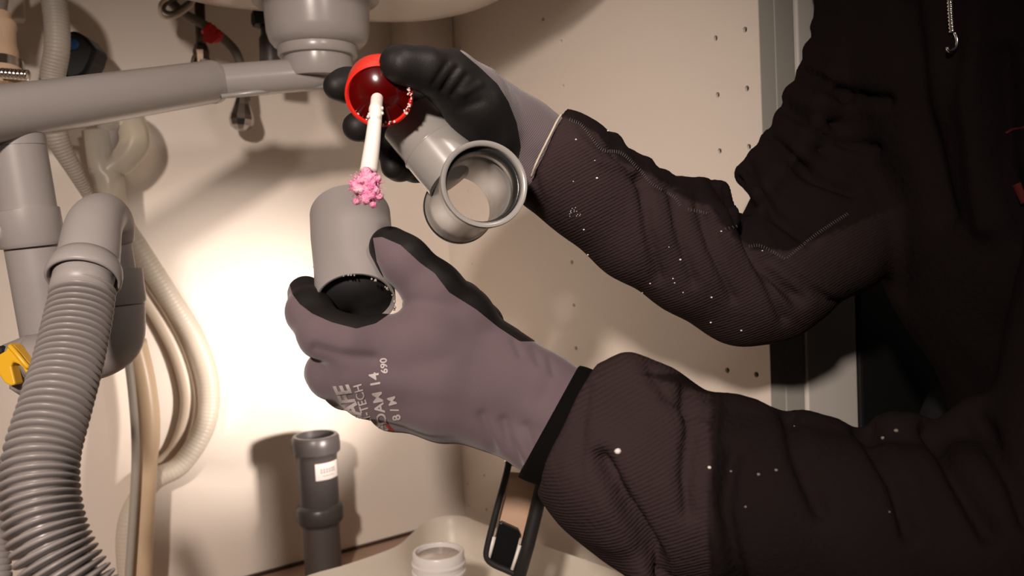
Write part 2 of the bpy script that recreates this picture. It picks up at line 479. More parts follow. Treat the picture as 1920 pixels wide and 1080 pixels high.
# shelf-pin holes: drilled through the board's face
cols = [(((1345, 178), (1400, 165)), 3)]
def ypt(px, py): return on_plane(px, py, 0, WX)
holes = []
ya, yb, yc, yd = ypt(1345, 178)[1], ypt(1400, 165)[1], ypt(1056, 162)[1], ypt(877, 358)[1]
zt, zm = ypt(1341, 72)[2], ypt(1351, 283)[2]
dz = (zt-zm)/2
for k in range(-1, 9):
    for yy in (ya, yb):
        holes.append((yy, zt-dz*k, 0.0026))
zc = ypt(1052, 78)[2]; dzc = (zc-ypt(1056, 162)[2])
for k in range(0, 8):
    if k in (2, 3, 4): pass
    holes.append((yc, zc-dzc*k, 0.0024))
for k in (0, 3, 5):
    p = [ypt(863, 88), 0, 0, ypt(877, 358), 0, ypt(885, 495)][k]; holes.append((p[1], p[2], 0.0019))
for q in ((908, 892), (877, 908), (868, 923), (879, 948), (912, 956), (1098, 1049), (1018, 36)):
    p = ypt(*q); holes.append((p[1], p[2], 0.0021))
hv = []
for y, z, r in holes: hv.append(tube((WX-0.004, y, z), (WX+0.011, y, z), r, seg=14))
hc = obj('hole_cutter', merge(*hv), M_BLACK)
bo = side.modifiers.new('holes', 'BOOLEAN'); bo.operation = 'DIFFERENCE'; bo.solver = 'EXACT'; bo.object = hc
bpy.context.view_layer.update()
dg = bpy.context.evaluated_depsgraph_get()
nm = bpy.data.meshes.new_from_object(side.evaluated_get(dg)); side.modifiers.clear(); side.data = nm
bpy.data.objects.remove(hc)
hb = []                                     # near-black plug set inside each hole
for y, z, r in holes: hb.append(tube((WX+0.0035, y, z), (WX+0.009, y, z), r*0.98, seg=12))
tag(obj('pin_hole', merge(*hb), mat('dark hole bottom', (0.03, 0.018, 0.012), 0.9), side), kind='stuff')
struct('floor', box(-0.23, WX, FY, WY, FZ-0.018, FZ), M_FLOORB)
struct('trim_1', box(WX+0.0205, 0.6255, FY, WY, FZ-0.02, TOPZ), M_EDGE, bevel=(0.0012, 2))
struct('trim_2', box(0.629, 0.703, FY-0.001, FY+0.02, FZ-0.02, TOPZ), M_WHITEF, bevel=(0.0015, 2))
struct('ceiling', box(-0.25, 1.6, FY-0.03, WY+0.05, TOPZ+0.005, TOPZ+0.035), M_WORKTOP)
struct('trim_3', box(-0.248, 1.4, FY+0.05, FY+0.065, 0.0, FZ-0.02), M_EDGE)
struct('floor_room', box(-1.6, 2.2, -1.8, 1.2, -0.02, 0.0), M_FLOOR)
obj('shaded_edge_banding', box(WX, WX+0.0185, FY-0.0008, FY, FZ-0.02, TOPZ), M_EDGE, side, smooth=False)  # edge strip added greyer, with the shade on the front edge in its colour
# plinth and rear moulding line where the back panel meets the floor
struct('trim_4', box(-0.23, WX, WY-0.004, WY, FZ, FZ+0.004), M_DIRTY)
# corner bracket high behind the sink
p0 = on_plane(752, 75, 1, WY-0.03); p1 = on_plane(846, 75, 0, WX)
struct('trim_5', box(p0[0], WX-0.0005, WY-0.05, WY-0.0005, 0.70, TOPZ), M_WALL, bevel=(0.002, 2))
ap = root('built_in_appliance', (0.98, FY, 0.11), 'dark built-in appliance front behind the person, right of the white cupboard strip', 'appliance')
obj('front_panel', box(0.707, 1.30, FY-0.002, FY+0.02, 0.14, 0.86), M_DARKF, ap, smooth=False, bevel=(0.003, 2))
obj('body', box(0.715, 1.29, FY+0.021, WY, 0.11, 0.865), M_DARKF, ap, smooth=False)

# ================================================================ sink overhead
ZS = on_plane(700, 46, 1, 0.885)[2]
def rrect(x0, x1, y0, y1, r, n=8):
    pts = []
    for cx, cy, a0 in ((x1-r, y1-r, 0), (x0+r, y1-r, 90), (x0+r, y0+r, 180), (x1-r, y0+r, 270)):
        for i in range(n+1):
            a = R(a0+90*i/n); pts.append((cx+r*math.cos(a), cy+r*math.sin(a)))
    return pts
def bowl_shell(rings):
    v, f = [], []
    n = len(rings[0][0])
    for pts, z in rings: v += [(x, y, z) for x, y in pts]
    for i in range(len(rings)-1):
        for j in range(n):
            k = (j+1) % n; f.append((i*n+j, i*n+k, (i+1)*n+k, (i+1)*n+j))
    f.append(tuple(range(n))[::-1])
    return np.array(v), f
sx1 = on_plane(860, 40, 2, ZS)[0]
sink = root('kitchen_sink', (0.28, 0.77, ZS), 'white enamel sink bowl seen from below at the top of the picture', 'sink')
rg = []
for ins_, z in ((0.055, ZS-0.001), (0.035, ZS+0.0015), (0.018, ZS+0.008), (0.006, ZS+0.022), (0.0, ZS+0.045), (-0.004, TOPZ-0.001)):
    rg.append((rrect(0.125+ins_, sx1+0.03-ins_, FY+0.05+ins_, 0.915-ins_, max(0.11-ins_*0.4, 0.02)), z))
obj('bowl', bowl_shell(rg), M_SINK, sink)

# ================================================================ drain assembly
DC = P(597, 60, 0.80)
DX, DY = DC[0], DC[1]
def zat(py, d=0.80): return P(597, py, d)[2]
dr = root('sink_drain', (DX, DY, zat(150)), 'grey plastic sink drain cup with long pipe arm running left and down', 'drain')
Z0 = ZS-0.001
zc_ = zat(88)
cup = [(0.058, Z0), (0.0595, Z0-0.004), (0.0595, Z0-0.012), (0.057, Z0-0.014), (0.0505, Z0-0.0145), (0.0495, Z0-0.02),
       (0.0487, zc_+0.014), (0.0465, zc_+0.006), (0.042, zc_+0.0005), (0.036, zc_-0.0015), (0.0, zc_-0.0015)]
obj('trap_cup', lathe(cup, (DX, DY, 0), (0, 0, 1), 72), M_GREY, dr, auto=35)
EC = P(596, 92, 0.80)
ring = [(0.030, 0.004), (0.0365, 0.004), (0.0375, 0.002), (0.0378, -0.007), (0.0365, -0.009), (0.034, -0.0095), (0.030, -0.0095), (0.030, 0.004)]
obj('lock_ring', lathe(ring, (EC[0], EC[1], zc_-0.001), (0.02, 0.0, 1), 64), M_GREY, dr, auto=35)
obj('outlet_neck', lathe([(0.0325, 0.0), (0.0325, -0.016), (0.030, -0.021), (0.0, -0.021)], (EC[0], EC[1], zc_-0.009), (0.02, 0, 1), 48), M_GREY, dr, auto=35)
A0 = P(606, 138, 0.805); A1 = P(395, 154, 0.765); A2 = P(-70, 224, 0.565)
arm_path, _ = spline([P(628, 128, 0.81), P(600, 137, 0.80), P(545, 142, 0.79), A1+(A0-A1)*0.2, A1-(A0-A1)*0.25], 30)
arm_r = np.interp(np.linspace(0, 1, 30), [0, 0.08, 0.16, 1], [0.008, 0.0125, 0.0155, 0.0158])
obj('pipe_arm', sweep(arm_path, arm_r, 40), M_GREY, dr)
obj('pipe_seam', sweep([P(640, 160, 0.80), P(520, 168, 0.785), P(415, 181, 0.752)], 0.0022, 10), M_GREYL, dr)
dA = unit(A2-A1)
obj('long_pipe', tube(A1, A2, 0.0192, 0.0198, 48), M_GREY, dr, auto=40)
obj('socket_collar', sweep([A1-dA*0.004, A1-dA*0.003, A1+dA*0.0, A1+dA*0.003], [0.0182, 0.0196, 0.0198, 0.0194], 48, inner=0.0015), M_GREYL, dr, auto=50)
obj('moulded_mark', lathe([(0.0043, 0), (0.0048, 0.0006), (0.0053, 0)], P(70, 197, 0.6245)-FW*0.0225+UP*0.001, -FW, 24), M_GREY, dr)
# vertical pipe with sleeve
V0 = P(20, 212, 0.605); V1 = P(95, 640, 0.625)
dV = unit(V1-V0)
obj('vertical_pipe', tube(V0, V1, 0.0197, 0.0195, 48), M_GREY2, dr, auto=40)
obj('corner_joint', tube(V0+dV*0.010, V0+dV*0.024, 0.0201, seg=48), M_GREY2, dr, auto=40)
s0 = P(48, 392, 0.612); s1 = P(62, 462, 0.614)
obj('coupling_sleeve', sweep([s0, s0+dV*0.0015, s1-dV*0.002, s1], [0.0212, 0.0224, 0.0222, 0.0205], 48), M_GREY2, dr, auto=40)
obj('side_stub', sweep([P(-30, 440, 0.60), P(14, 436, 0.60), P(16, 436, 0.60)], [0.0085, 0.0085, 0.007], 24), M_GREY2, dr)
# trap body behind the hose: rising leg, socket and rounded bowl
obj('trap_leg', sweep(spline([P(190, 408, 0.585), P(203, 404, 0.588), P(211, 430, 0.59), P(217, 480, 0.59), P(221, 530, 0.59)], 30)[0], np.interp(np.linspace(0, 1, 30), [0, .3, 1], [0.009, 0.0105, 0.0130]), 40), M_GREY2, dr)
obj('trap_socket', sweep([P(217, 504, 0.588), P(217, 506, 0.588), P(222, 566, 0.588), P(223, 574, 0.588)], [0.0166, 0.0176, 0.0184, 0.0166], 44), M_GREY2, dr, auto=40)
obj('trap_bowl', sweep(spline([P(222, 560, 0.59), P(221, 600, 0.59), P(216, 636, 0.592), P(192, 656, 0.596), P(150, 668, 0.60), P(100, 668, 0.60), P(60, 672, 0.60)], 50)[0], np.interp(np.linspace(0, 1, 50), [0, .2, .5, 1], [0.0172, 0.0184, 0.0192, 0.0170]), 44), M_GREY2, dr)
# hose elbow with flange: inverted U in front
E = [P(222, 455, 0.565), P(214, 420, 0.56), P(193, 404, 0.545), P(176, 425, 0.528), P(168, 470, 0.515), P(160, 520, 0.506)]
q, _ = spline(E, 40)
obj('hose_elbow', sweep(q, np.interp(np.linspace(0, 1, 40), [0, 0.2, 0.5, 1], [0.010, 0.0135, 0.0165, 0.0185]), 44), M_GREY2, dr)
fa = unit(P(135, 650, 0.475)-P(160, 545, 0.50))
fo = P(161, 505, 0.506)
obj('elbow_flange', lathe([(0.0165, -0.006), (0.0185, -0.0055), (0.0205, -0.001), (0.0213, 0.003), (0.0213, 0.0075), (0.0203, 0.009), (0.0192, 0.0088), (0.0180, 0.002), (0.0165, 0.001), (0.0165, -0.006)], fo, fa, 56), M_GREY2, dr)
obj('hose_spigot', tube(fo-fa*0.004, fo+fa*0.02, 0.0172, 0.0168, 44), M_GREY2, dr)
# lower left pipe end with yellow clip
obj('pipe_stub', sweep([P(110, 665, 0.60), P(60, 670, 0.60), P(34, 682, 0.598), P(26, 690, 0.598)], [0.016, 0.0165, 0.0168, 0.0155], 36), M_GREY2, dr, auto=40)
yc_ = [(10, 658), (18, 643), (26, 648), (44, 668), (57, 684), (58, 694), (53, 700), (46, 699), (43, 690), (34, 683), (24, 679), (21, 687), (25, 705), (29, 721), (20, 724), (8, 718), (-4, 700), (-8, 668)]
cl = root('hose_clip', P(20, 700, 0.57), 'yellow plastic clip on the grey pipe end at far left', 'clip')
obj('clip_body', plate([P(x, y, 0.575) for x, y in yc_], 0.010, FW), M_YEL, cl, smooth=False, bevel=(0.0011, 2))
obj('clip_ridge', sweep(spline([P(18, 648, 0.574), P(32, 664, 0.572), P(45, 680, 0.572), P(54, 690, 0.573)], 14)[0], 0.0017, 10), M_YEL, cl)
obj('clip_tab', sweep([P(-30, 662, 0.585), P(-4, 660, 0.585), P(8, 656, 0.585)], 0.0035, 12), M_BLACKM, cl)
obj('grey_insert', sweep([P(36, 708, 0.592), P(34, 722, 0.592), P(48, 735, 0.594)], [0.0055, 0.006, 0.004], 14), M_GREY2, cl)

# ================================================================ hoses
HP = [P(158, 538, 0.499), P(146, 600, 0.487), P(128, 680, 0.470), P(102, 770, 0.450), P(78, 860, 0.434), P(78, 950, 0.424), P(104, 1040, 0.418), P(170, 1140, 0.418), P(260, 1230, 0.43)]
hr = [0.0178, 0.0184, 0.0184, 0.0184, 0.0186, 0.0189, 0.0190, 0.0190, 0.0190]
tag(obj('corrugated_hose', ribbed([list(p)+[r] for p, r in zip(HP, hr)], 0.018, 0.0043, 0.0060, seg=56, per=18, sharp=0.8, gap=0.13), M_HOSE), 'thick grey corrugated hose curving down from flanged elbow in front at left', 'hose')
HL = [P(-40, 820, 0.52), P(-22, 900, 0.51), P(-14, 980, 0.50), P(-6, 1100, 0.49)]
tag(obj('drain_hose', ribbed(HL, 0.0085, 0.0036, 0.001, seg=28), M_HOSE), 'grey hose sliver at the bottom left edge of the picture', 'hose')
HA = [P(-18, 60, 0.80), P(-14, 20, 0.80), P(0, -28, 0.80), P(45, -60, 0.80), P(92, -25, 0.80), P(105, 30, 0.80), P(107, 90, 0.80), P(99, 140, 0.805), P(96, 200, 0.81), P(108, 260, 0.82), P(140, 320, 0.84), P(165, 365, 0.86), P(185, 400, 0.87)]
hra = [0.0115]*9+[0.0105, 0.008, 0.006, 0.005]
tag(obj('thin_ribbed_hose', ribbed([list(p)+[r] for p, r in zip(HA, hra)], 0.0115, 0.0032, 0.0007, seg=32), M_HOSEL), 'beige-grey finely ribbed hose arching at top left behind the long pipe', 'hose')
tn = root('hose_tail_pipe', P(6, 175, 0.74), 'aged tan plastic pipe end with steel worm clamp at the top left edge', 'pipe')
c0 = P(2, 45, 0.76); c1 = P(8, 190, 0.74); ax = unit(c1-c0)
obj('pipe_body', lathe([(0.006, -0.012), (0.0085, -0.010), (0.0085, 0.0), (0.0125, 0.0), (0.0128, 0.003), (0.0115, 0.007), (0.0118, 0.024), (0.0128, 0.026), (0.0135, 0.042), (0.0155, 0.043), (0.0185, 0.056), (0.0195, 0.07), (0.0, 0.07)], c0, ax, 40), M_TAN, tn, auto=35)
wc = root('worm_clamp', P(10, 140, 0.73), 'shiny steel worm clamp round the tan pipe at the top left edge', 'clamp')
obj('band', lathe([(0.0165, 0), (0.0172, 0), (0.0172, 0.011), (0.0165, 0.011), (0.0165, 0)], c0+ax*0.041, ax, 40), M_STEEL, wc, auto=35)
k0 = P(2, 137, 0.722); k1 = P(54, 141, 0.722)
obj('worm_screw', ribbed([k0, (k0+k1)/2, k1], 0.0047, 0.0034, 0.0016, seg=20), M_STEEL, wc)
tag(obj('wall_socket_box', box(*(lambda a, b: (a[0], b[0], WY-0.02, WY-0.0005, b[2], a[2]))(on_plane(6, -70, 1, WY-0.02), on_plane(50, 38, 1, WY-0.02))), M_SINK, smooth=False, bevel=(0.003, 3)), 'pale square box on the back panel at the top left corner', 'box')

# black stop valve with blue dot
bvz = root('stop_valve', P(150, 160, 1.0), 'black angular stop valve knob with blue dot behind the beige hose', 'valve')
oc = [(124, 58), (140, 56), (160, 68), (176, 88), (178, 96), (172, 115), (160, 138), (148, 146), (124, 150), (112, 120), (112, 80)]
obj('valve_body', plate([WP(x, y, 0.075) for x, y in oc], 0.03, FW), M_BLACK, bvz, smooth=False, bevel=(0.006, 3))
obj('blue_dot', lathe([(0.0, 0.0012), (0.0055, 0.001), (0.0058, 0.0)], WP(137, 83, 0.0765), -FW, 20), M_BLUE, bvz)
obj('valve_stem', sweep([WP(146, 120, 0.055), WP(148, 165, 0.055)], 0.012, 20), M_DIRTY, bvz)

# cloudy trap connector
ct = root('clear_hose_connector', WP(215, 330, 0.06), 'cloudy translucent plastic hose connector below the long pipe', 'connector')
q, _ = spline([WP(196, 215, 0.06), WP(236, 225, 0.06), WP(252, 265, 0.06), WP(232, 300, 0.06), WP(205, 318, 0.06), WP(192, 345, 0.06)], 36)
obj('curved_body', sweep(q, np.interp(np.linspace(0, 1, 36), [0, 0.4, 0.75, 1], [0.020, 0.0165, 0.014, 0.010]), 36), M_CLEAR, ct)
obj('inner_grey_core', sweep(spline([WP(200, 225, 0.06), WP(205, 260, 0.06), WP(192, 300, 0.06)], 12)[0], np.linspace(0.012, 0.006, 12), 24), M_GREY2, ct)
obj('tee_neck', sweep([WP(182, 245, 0.06), WP(190, 320, 0.06), WP(205, 332, 0.06), WP(212, 420, 0.06)], [0.015, 0.012, 0.0155, 0.0145], 32), M_CLEAR, ct)
obj('rim', sweep([WP(168, 322, 0.068), WP(226, 326, 0.068)], 0.0026, 12), M_CLEAR, ct)
# cream drain hose in a loop
LP = [WP(205, 330, 0.055), WP(225, 410, 0.030), WP(262, 470, 0.030), WP(320, 560, 0.030), WP(368, 640, 0.030), WP(392, 720, 0.030), WP(384, 800, 0.030), WP(340, 870, 0.030), WP(290, 900, 0.030), WP(252, 950, 0.030), WP(238, 1010, 0.030), WP(244, 1110, 0.030)]
tag(obj('cream_loop_hose', ribbed([list(p)+[0.0118] for p in LP], 0.0118, 0.0045, 0.0003, seg=32), M_CREAMG), 'cream hose sweeping right in a wide loop against the back panel', 'hose')
LQ = [WP(205, 420, 0.010), WP(248, 520, 0.010), WP(300, 600, 0.010), WP(338, 680, 0.010), WP(352, 760, 0.010), WP(330, 840, 0.010), WP(285, 885, 0.010)]
tag(obj('pale_inner_band', sweep(spline(LQ, 70)[0], 0.0085, 28), M_CREAM), 'paler thin band running inside the wide cream loop', 'hose')  # paler sweep just inside the loop, close to the back panel
tag(obj('amber_drain_tube', sweep(spline([WP(252, 640, 0.055), WP(270, 720, 0.055), WP(278, 800, 0.055), WP(272, 880, 0.055), WP(268, 960, 0.055), WP(262, 1110, 0.055)], 60)[0], 0.0125, 28), mat('amber tube plastic', (0.60, 0.45, 0.30), 0.35, noise=(10, 0.4, (0.5, 0.38, 0.26)))), 'straight amber-tinted tube hanging below the grey trap bowl', 'tube')
tag(obj('grey_supply_tube', sweep(spline([WP(236, 640, 0.075), WP(248, 740, 0.075), WP(254, 830, 0.075), WP(252, 920, 0.075), WP(240, 1100, 0.075)], 60)[0], 0.0042, 18), M_HOSEL), 'thin grey tube hanging left of the amber tube', 'tube')

# flexible supply lines with red tape, behind the long pipe
bh = [WP(300, -20, 0.052), WP(340, 22, 0.052), WP(385, 48, 0.052), WP(425, 78, 0.052), WP(448, 112, 0.052), WP(462, 190, 0.044)]
b1 = root('braided_supply_hose', WP(400, 60, 0.052), 'grey braided supply hose wrapped in red tape under the sink', 'hose')
obj('braided_hose', sweep(spline(bh, 60)[0], 0.0052, 20), M_BRAID, b1)
tp, _ = spline([WP(384, 50, 0.0552), WP(398, 62, 0.0552), WP(414, 74, 0.0552)], 10)
obj('red_tape', sweep(tp, [0.0072, 0.0085, 0.0078, 0.009, 0.0086, 0.0076, 0.0088, 0.008, 0.0074, 0.006], 9), M_REDT, b1, smooth=False)
obj('tape_flag', plate([WP(382, 58, 0.064), WP(400, 62, 0.064), WP(410, 72, 0.064), WP(396, 82, 0.064), WP(381, 77, 0.064)], 0.0015, FW), M_REDT, b1, smooth=False)
tag(obj('coiled_thin_cable', sweep(spline([WP(330, -10, 0.068), WP(303, 5, 0.068), WP(301, 25, 0.068), WP(312, 33, 0.068), WP(335, 28, 0.068), WP(360, 8, 0.068), WP(366, -12, 0.068)], 50)[0], 0.0021, 12), M_CREAM), 'thin cream cable looped up under the sink edge', 'cable')
tag(obj('looped_dark_cable', sweep(spline([WP(345, -10, 0.06), WP(312, 6, 0.06), WP(308, 20, 0.06), WP(325, 24, 0.06), WP(352, 6, 0.06), WP(378, -14, 0.06)], 50)[0], 0.0024, 12), M_BRAID), 'darker cable looped inside the cream one', 'cable')
av = root('angle_valve', WP(376, 130, 0.028), 'tarnished angle valve on a dark vertical pipe behind the long pipe', 'valve')
obj('riser_pipe', sweep([WP(374, 0, 0.028), WP(377, 90, 0.028)], 0.0058, 18), M_DIRTY, av)
obj('valve_body', sweep([WP(377, 84, 0.028), WP(377, 96, 0.028), WP(378, 120, 0.028), WP(379, 140, 0.028)], [0.007, 0.0095, 0.008, 0.010], 8), M_DIRTY, av, smooth=False)
obj('valve_wing', sweep(spline([WP(360, 128, 0.032), WP(364, 108, 0.032), WP(372, 100, 0.032), WP(386, 104, 0.032), WP(392, 124, 0.032)], 16)[0], 0.0026, 10), M_DIRTY, av)
obj('compression_nut', sweep([WP(383, 112, 0.036), WP(386, 136, 0.036)], 0.0055, 6), M_STEEL, av, smooth=False)
# fittings behind the drain cup
bf = root('supply_elbow', P(500, 60, 0.95), 'dark pipe fitting half hidden behind the drain cup', 'fitting')
obj('elbow', sweep(spline([P(478, 30, 0.93), P(505, 40, 0.93), P(508, 70, 0.93), P(510, 130, 0.93)], 20)[0], [0.011]*10+[0.013]*10, 20), M_DARKP, bf)
obj('nut', sweep([P(488, 24, 0.92), P(492, 48, 0.92)], 0.0105, 6), M_BLACK, bf, smooth=False)
# chrome knob hanging below the long pipe
kn = root('chrome_knob', P(453, 242, 0.98), 'faceted chrome valve knob hanging just below the long pipe', 'knob')
ka = P(455, 168, 0.98); kb = P(452, 246, 0.98); kx = unit(kb-ka)
obj('knob', lathe([(0.006, 0.0), (0.007, 0.008), (0.0095, 0.018), (0.0135, 0.03), (0.0145, 0.036), (0.0125, 0.043), (0.007, 0.0475), (0.0, 0.0485)], ka, kx, 10), M_CHROME, kn, smooth=False, bevel=(0.001, 2))
obj('stem', tube(ka-kx*0.02, ka+kx*0.006, 0.005, seg=16), M_CHROME, kn)

# ================================================================ things standing at the back
sp = root('dark_standpipe', P(588, 1100, 1.0), 'dark grey upright drain pipe with sockets and a white sticker, by the back panel', 'pipe')
tp0 = P(591, 815, 1.0)
sa = unit(P(585, 1080, 1.0)-tp0); sa = unit(np.array([0, 0, -1.0])*0.9+sa*0.1)
prof = [(0.0228, 0.0), (0.0262, 0.0), (0.0282, 0.003), (0.0288, 0.012), (0.0285, 0.020), (0.0245, 0.024), (0.0240, 0.028), (0.0238, 0.083), (0.0262, 0.085), (0.0282, 0.088), (0.0284, 0.102), (0.026, 0.106), (0.0228, 0.108), (0.0228, 0.110)]
obj('upper_socket', lathe(prof+[(0.0205, 0.110), (0.0215, 0.02), (0.0225, 0.0), (0.0228, 0.0)], tp0, sa, 48), M_DARKP, sp, auto=38)
obj('lower_pipe', lathe([(0.0222, 0.104), (0.0222, 0.26), (0.0205, 0.26), (0.0205, 0.104), (0.0222, 0.104)], tp0, sa, 48), M_DARKP2, sp, auto=38)
def curved_patch(c, ax, r, toward, h0, h1, a0, a1, n=8):
    ax = unit(ax); t = unit(toward-ax*(toward@ax)); s = np.cross(ax, t)
    v, f = [], []
    for i in range(n+1):
        a = R(a0+(a1-a0)*i/n); d = t*math.cos(a)+s*math.sin(a)
        for rr_ in (r, r+0.0006):
            for h in (h0, h1): v.append(c+ax*h+d*rr_)
    for i in range(n):
        b = 4*i
        f += [(b+2, b+3, b+7, b+6), (b, b+4, b+5, b+1), (b, b+2, b+6, b+4), (b+1, b+5, b+7, b+3)]
    f += [(0, 1, 3, 2), (4*n, 4*n+2, 4*n+3, 4*n+1)]
    return np.array(v), f
side_s = np.sign(np.cross(sa, -FW)@RT)
st = obj('sticker', curved_patch(tp0, sa, 0.0241, -FW, 0.030, 0.050, 8*side_s, 84*side_s), M_PAPER, sp, smooth=False)
rows = []
for h in (0.0365, 0.0395): 
    for i in range(6): rows.append(curved_patch(tp0, sa, 0.0243, -FW, h, h+0.0022, (22+i*8)*side_s, (27+i*8)*side_s, 2))
for i in range(5): rows.append(curved_patch(tp0, sa, 0.0243, -FW, 0.0445, 0.0455, (28+i*7)*side_s, (33+i*7)*side_s, 2))
obj('sticker_print', merge(*rows), M_INK, st, smooth=False)

# white basin lying on the cabinet floor
ZB = 0.185
rim_px = [(430, 1150), (560, 1086), (640, 1062), (719, 1035), (750, 1020), (772, 1000), (795, 980), (830, 968), (868, 968), (905, 982), (1010, 1020), (1130, 1062), (1330, 1140)]
rim = np.array([on_plane(x, y, 2, ZB) for x, y in rim_px])[:, :2]
rim = np.c_[rim]
rim[:, 0] = np.minimum(rim[:, 0], WX-0.008); rim[:, 1] = np.minimum(rim[:, 1], WY-0.008)
rimc = spline(np.c_[rim, np.zeros(len(rim))], 60)[0][:, :2]
close = np.array([[0.50, 0.40], [0.30, 0.36], [0.15, 0.45]])
ringp = np.vstack([rimc, close])
cen = ringp.mean(0)
def scl(k): return [tuple(cen+(p-cen)*k) for p in ringp]
bs = root('white_basin', (cen[0], cen[1], FZ), 'shallow white plastic basin lying on the cabinet floor in the corner', 'basin')
def ringshell(rings):
    v, f = [], []; n = len(rings[0][0])
    for pts, z in rings: v += [(x, y, z) for x, y in pts]
    for i in range(len(rings)-1):
        for j in range(n):
            k = (j+1) % n; f.append((i*n+k, i*n+j, (i+1)*n+j, (i+1)*n+k))
    return np.array(v), f
v, f = ringshell([(scl(0.93), FZ+0.002), (scl(0.97), ZB-0.012), (scl(0.995), ZB-0.004), (scl(1.0), ZB), (scl(0.985), ZB+0.001), (scl(0.965), ZB-0.003), (scl(0.95), ZB-0.012), (scl(0.90), FZ+0.012), (scl(0.86), FZ+0.008)])
n = len(ringp); f.append(tuple(range(len(v)-n, len(v)))[::-1]); f.append(tuple(range(n)))
obj('basin_shell', (v, f), M_WHITEB, bs, auto=60)
# open white bottle and clear bowl standing in it
FB = FZ+0.009
bt = P(817, 1034, 0.83)
bot = root('open_bottle', (bt[0], bt[1], FB), 'open white threaded bottle of beige paste standing in the basin', 'bottle')
hb_ = bt[2]-FB
rb = 0.0258
pr = [(0.0, 0.0), (0.024, 0.0), (0.029, 0.003), (0.029, hb_-0.034), (rb, hb_-0.030), (rb, hb_-0.022), (rb+0.0014, hb_-0.021), (rb+0.0014, hb_-0.019), (rb, hb_-0.018), (rb, hb_-0.013), (rb+0.0012, hb_-0.0125), (rb+0.0012, hb_-0.0105), (rb, hb_-0.0095), (rb, hb_-0.001), (rb-0.0008, hb_), (rb-0.003, hb_), (rb-0.0035, hb_-0.0012), (rb-0.0035, hb_-0.015)]
obj('bottle_body', lathe(pr, (bt[0], bt[1], FB), (0.03, 0, 1), 56), M_WHITEB2, bot, auto=50)
obj('paste', lathe([(0.0, hb_-0.0035), (rb-0.0045, hb_-0.004), (rb-0.0037, hb_-0.0075)], (bt[0], bt[1], FB), (0.03, 0, 1), 40), M_LIQ, bot)
bc = P(872, 1128, 0.80)
cbz = bc[2]
tag(obj('clear_round_bowl', lathe([(0.0, 0.0), (0.026, 0.0), (0.034, 0.012), (0.0395, cbz-FB-0.002), (0.0405, cbz-FB), (0.0392, cbz-FB), (0.033, 0.013), (0.025, 0.0015), (0, 0.0015)], (bc[0], bc[1], FB), (0, 0, 1), 56), M_GLASS), 'round clear plastic bowl beside the open bottle at the bottom edge', 'bowl')
# black frame tool leaning in the basin
def fr(x, y, d=0.735): return P(x, y, d)
tl = root('framed_hand_tool', fr(955, 1085), 'black-framed hand tool with peach plate leaning below the nearer glove', 'tool')
obj('thin_bar', sweep(spline([fr(962, 830), fr(949, 890), fr(930, 960), fr(914, 1025), fr(913, 1045), fr(924, 1057), fr(948, 1068), fr(970, 1078)], 50)[0], 0.0030, 16), M_BLACKM, tl)
obj('thick_bar', sweep([fr(1032, 850), fr(1012, 930), fr(990, 1020), fr(968, 1098)], 0.0062, 20), M_BLACKM, tl)
obj('peach_plate', plate([fr(955, 885, 0.745), fr(1010, 890, 0.745), fr(983, 1010, 0.745), fr(930, 1000, 0.745)], 0.002, FW), M_PEACH, tl, smooth=False)
obj('black_block', plate([fr(936, 981, 0.738), fr(941, 980, 0.738), fr(972, 994, 0.738), (fr(976, 1002, 0.738)), fr(958, 1070, 0.738), fr(916, 1054, 0.738)], 0.008, FW), M_BLACK, tl, smooth=False, bevel=(0.001, 2))
obj('white_edge_strip', sweep([fr(975, 1022, 0.733), fr(960, 1068, 0.733)], 0.0016, 10), M_WHITE, tl)
obj('white_inner_strip', sweep([fr(926, 1006, 0.735), fr(916, 1046, 0.735)], 0.0022, 10), M_WHITE, tl)
obj('silver_ring', lathe([(0.008, 0), (0.0105, 0), (0.0105, 0.004), (0.008, 0.004), (0.008, 0)], fr(968, 868, 0.735), UP+FW*0.6, 32), M_STEEL, tl, auto=30)
# ================================================================ held plumbing pieces
hp = root('held_grey_pipe', P(668, 570, 0.525), 'short grey pipe piece held upright by the nearer glove', 'pipe')
h0 = P(667, 566, 0.518); h1 = P(657, 405, 0.575)
hd = unit(h1-h0); Lh = np.linalg.norm(h1-h0)
obj('pipe_wall', lathe([(0.0228, 0.0006), (0.0236, 0.0), (0.0246, 0.0), (0.0248, 0.0012), (0.0252, 0.03), (0.0270, Lh-0.022), (0.0274, Lh), (0.0256, Lh), (0.0246, Lh-0.02), (0.0232, 0.03), (0.0228, 0.0006)], h0, hd, 72), M_GREY2, hp, auto=50)
obj('black_bore', lathe([(0.0222, 0.0035), (0.0226, 0.03), (0.0228, Lh-0.022)], h0, hd, 56), M_BLACKM, hp)  # matt black inner lining, darker than the pipe wall
rimb = []
for i in range(34):
    a = random.uniform(-0.3, math.pi*1.1)
    fa_, fb_ = frame(hd, UP); c = h0+(RT*math.cos(a)+np.cross(hd, RT)*math.sin(a)*(-1))*0.0242
    rimb.append(ball(c-hd*0.0003, random.uniform(0.0004, 0.0011), seg=6, jit=0.3))
tag(obj('glue_crumbs', merge(*rimb), mat('grey glue crumbs', (0.33, 0.30, 0.27), 0.5), hp), kind='stuff')
nicks = []
for y in (405, 418, 425, 455, 470, 500):
    nicks.append(ball(P(584.5+(y-405)*0.06, y, 0.568-(y-405)*0.0003), 0.0010, (1, 1, 1.8), seg=8, jit=0.3))
tag(obj('dirt_specks', merge(*nicks), M_BLACKM, hp), kind='stuff')

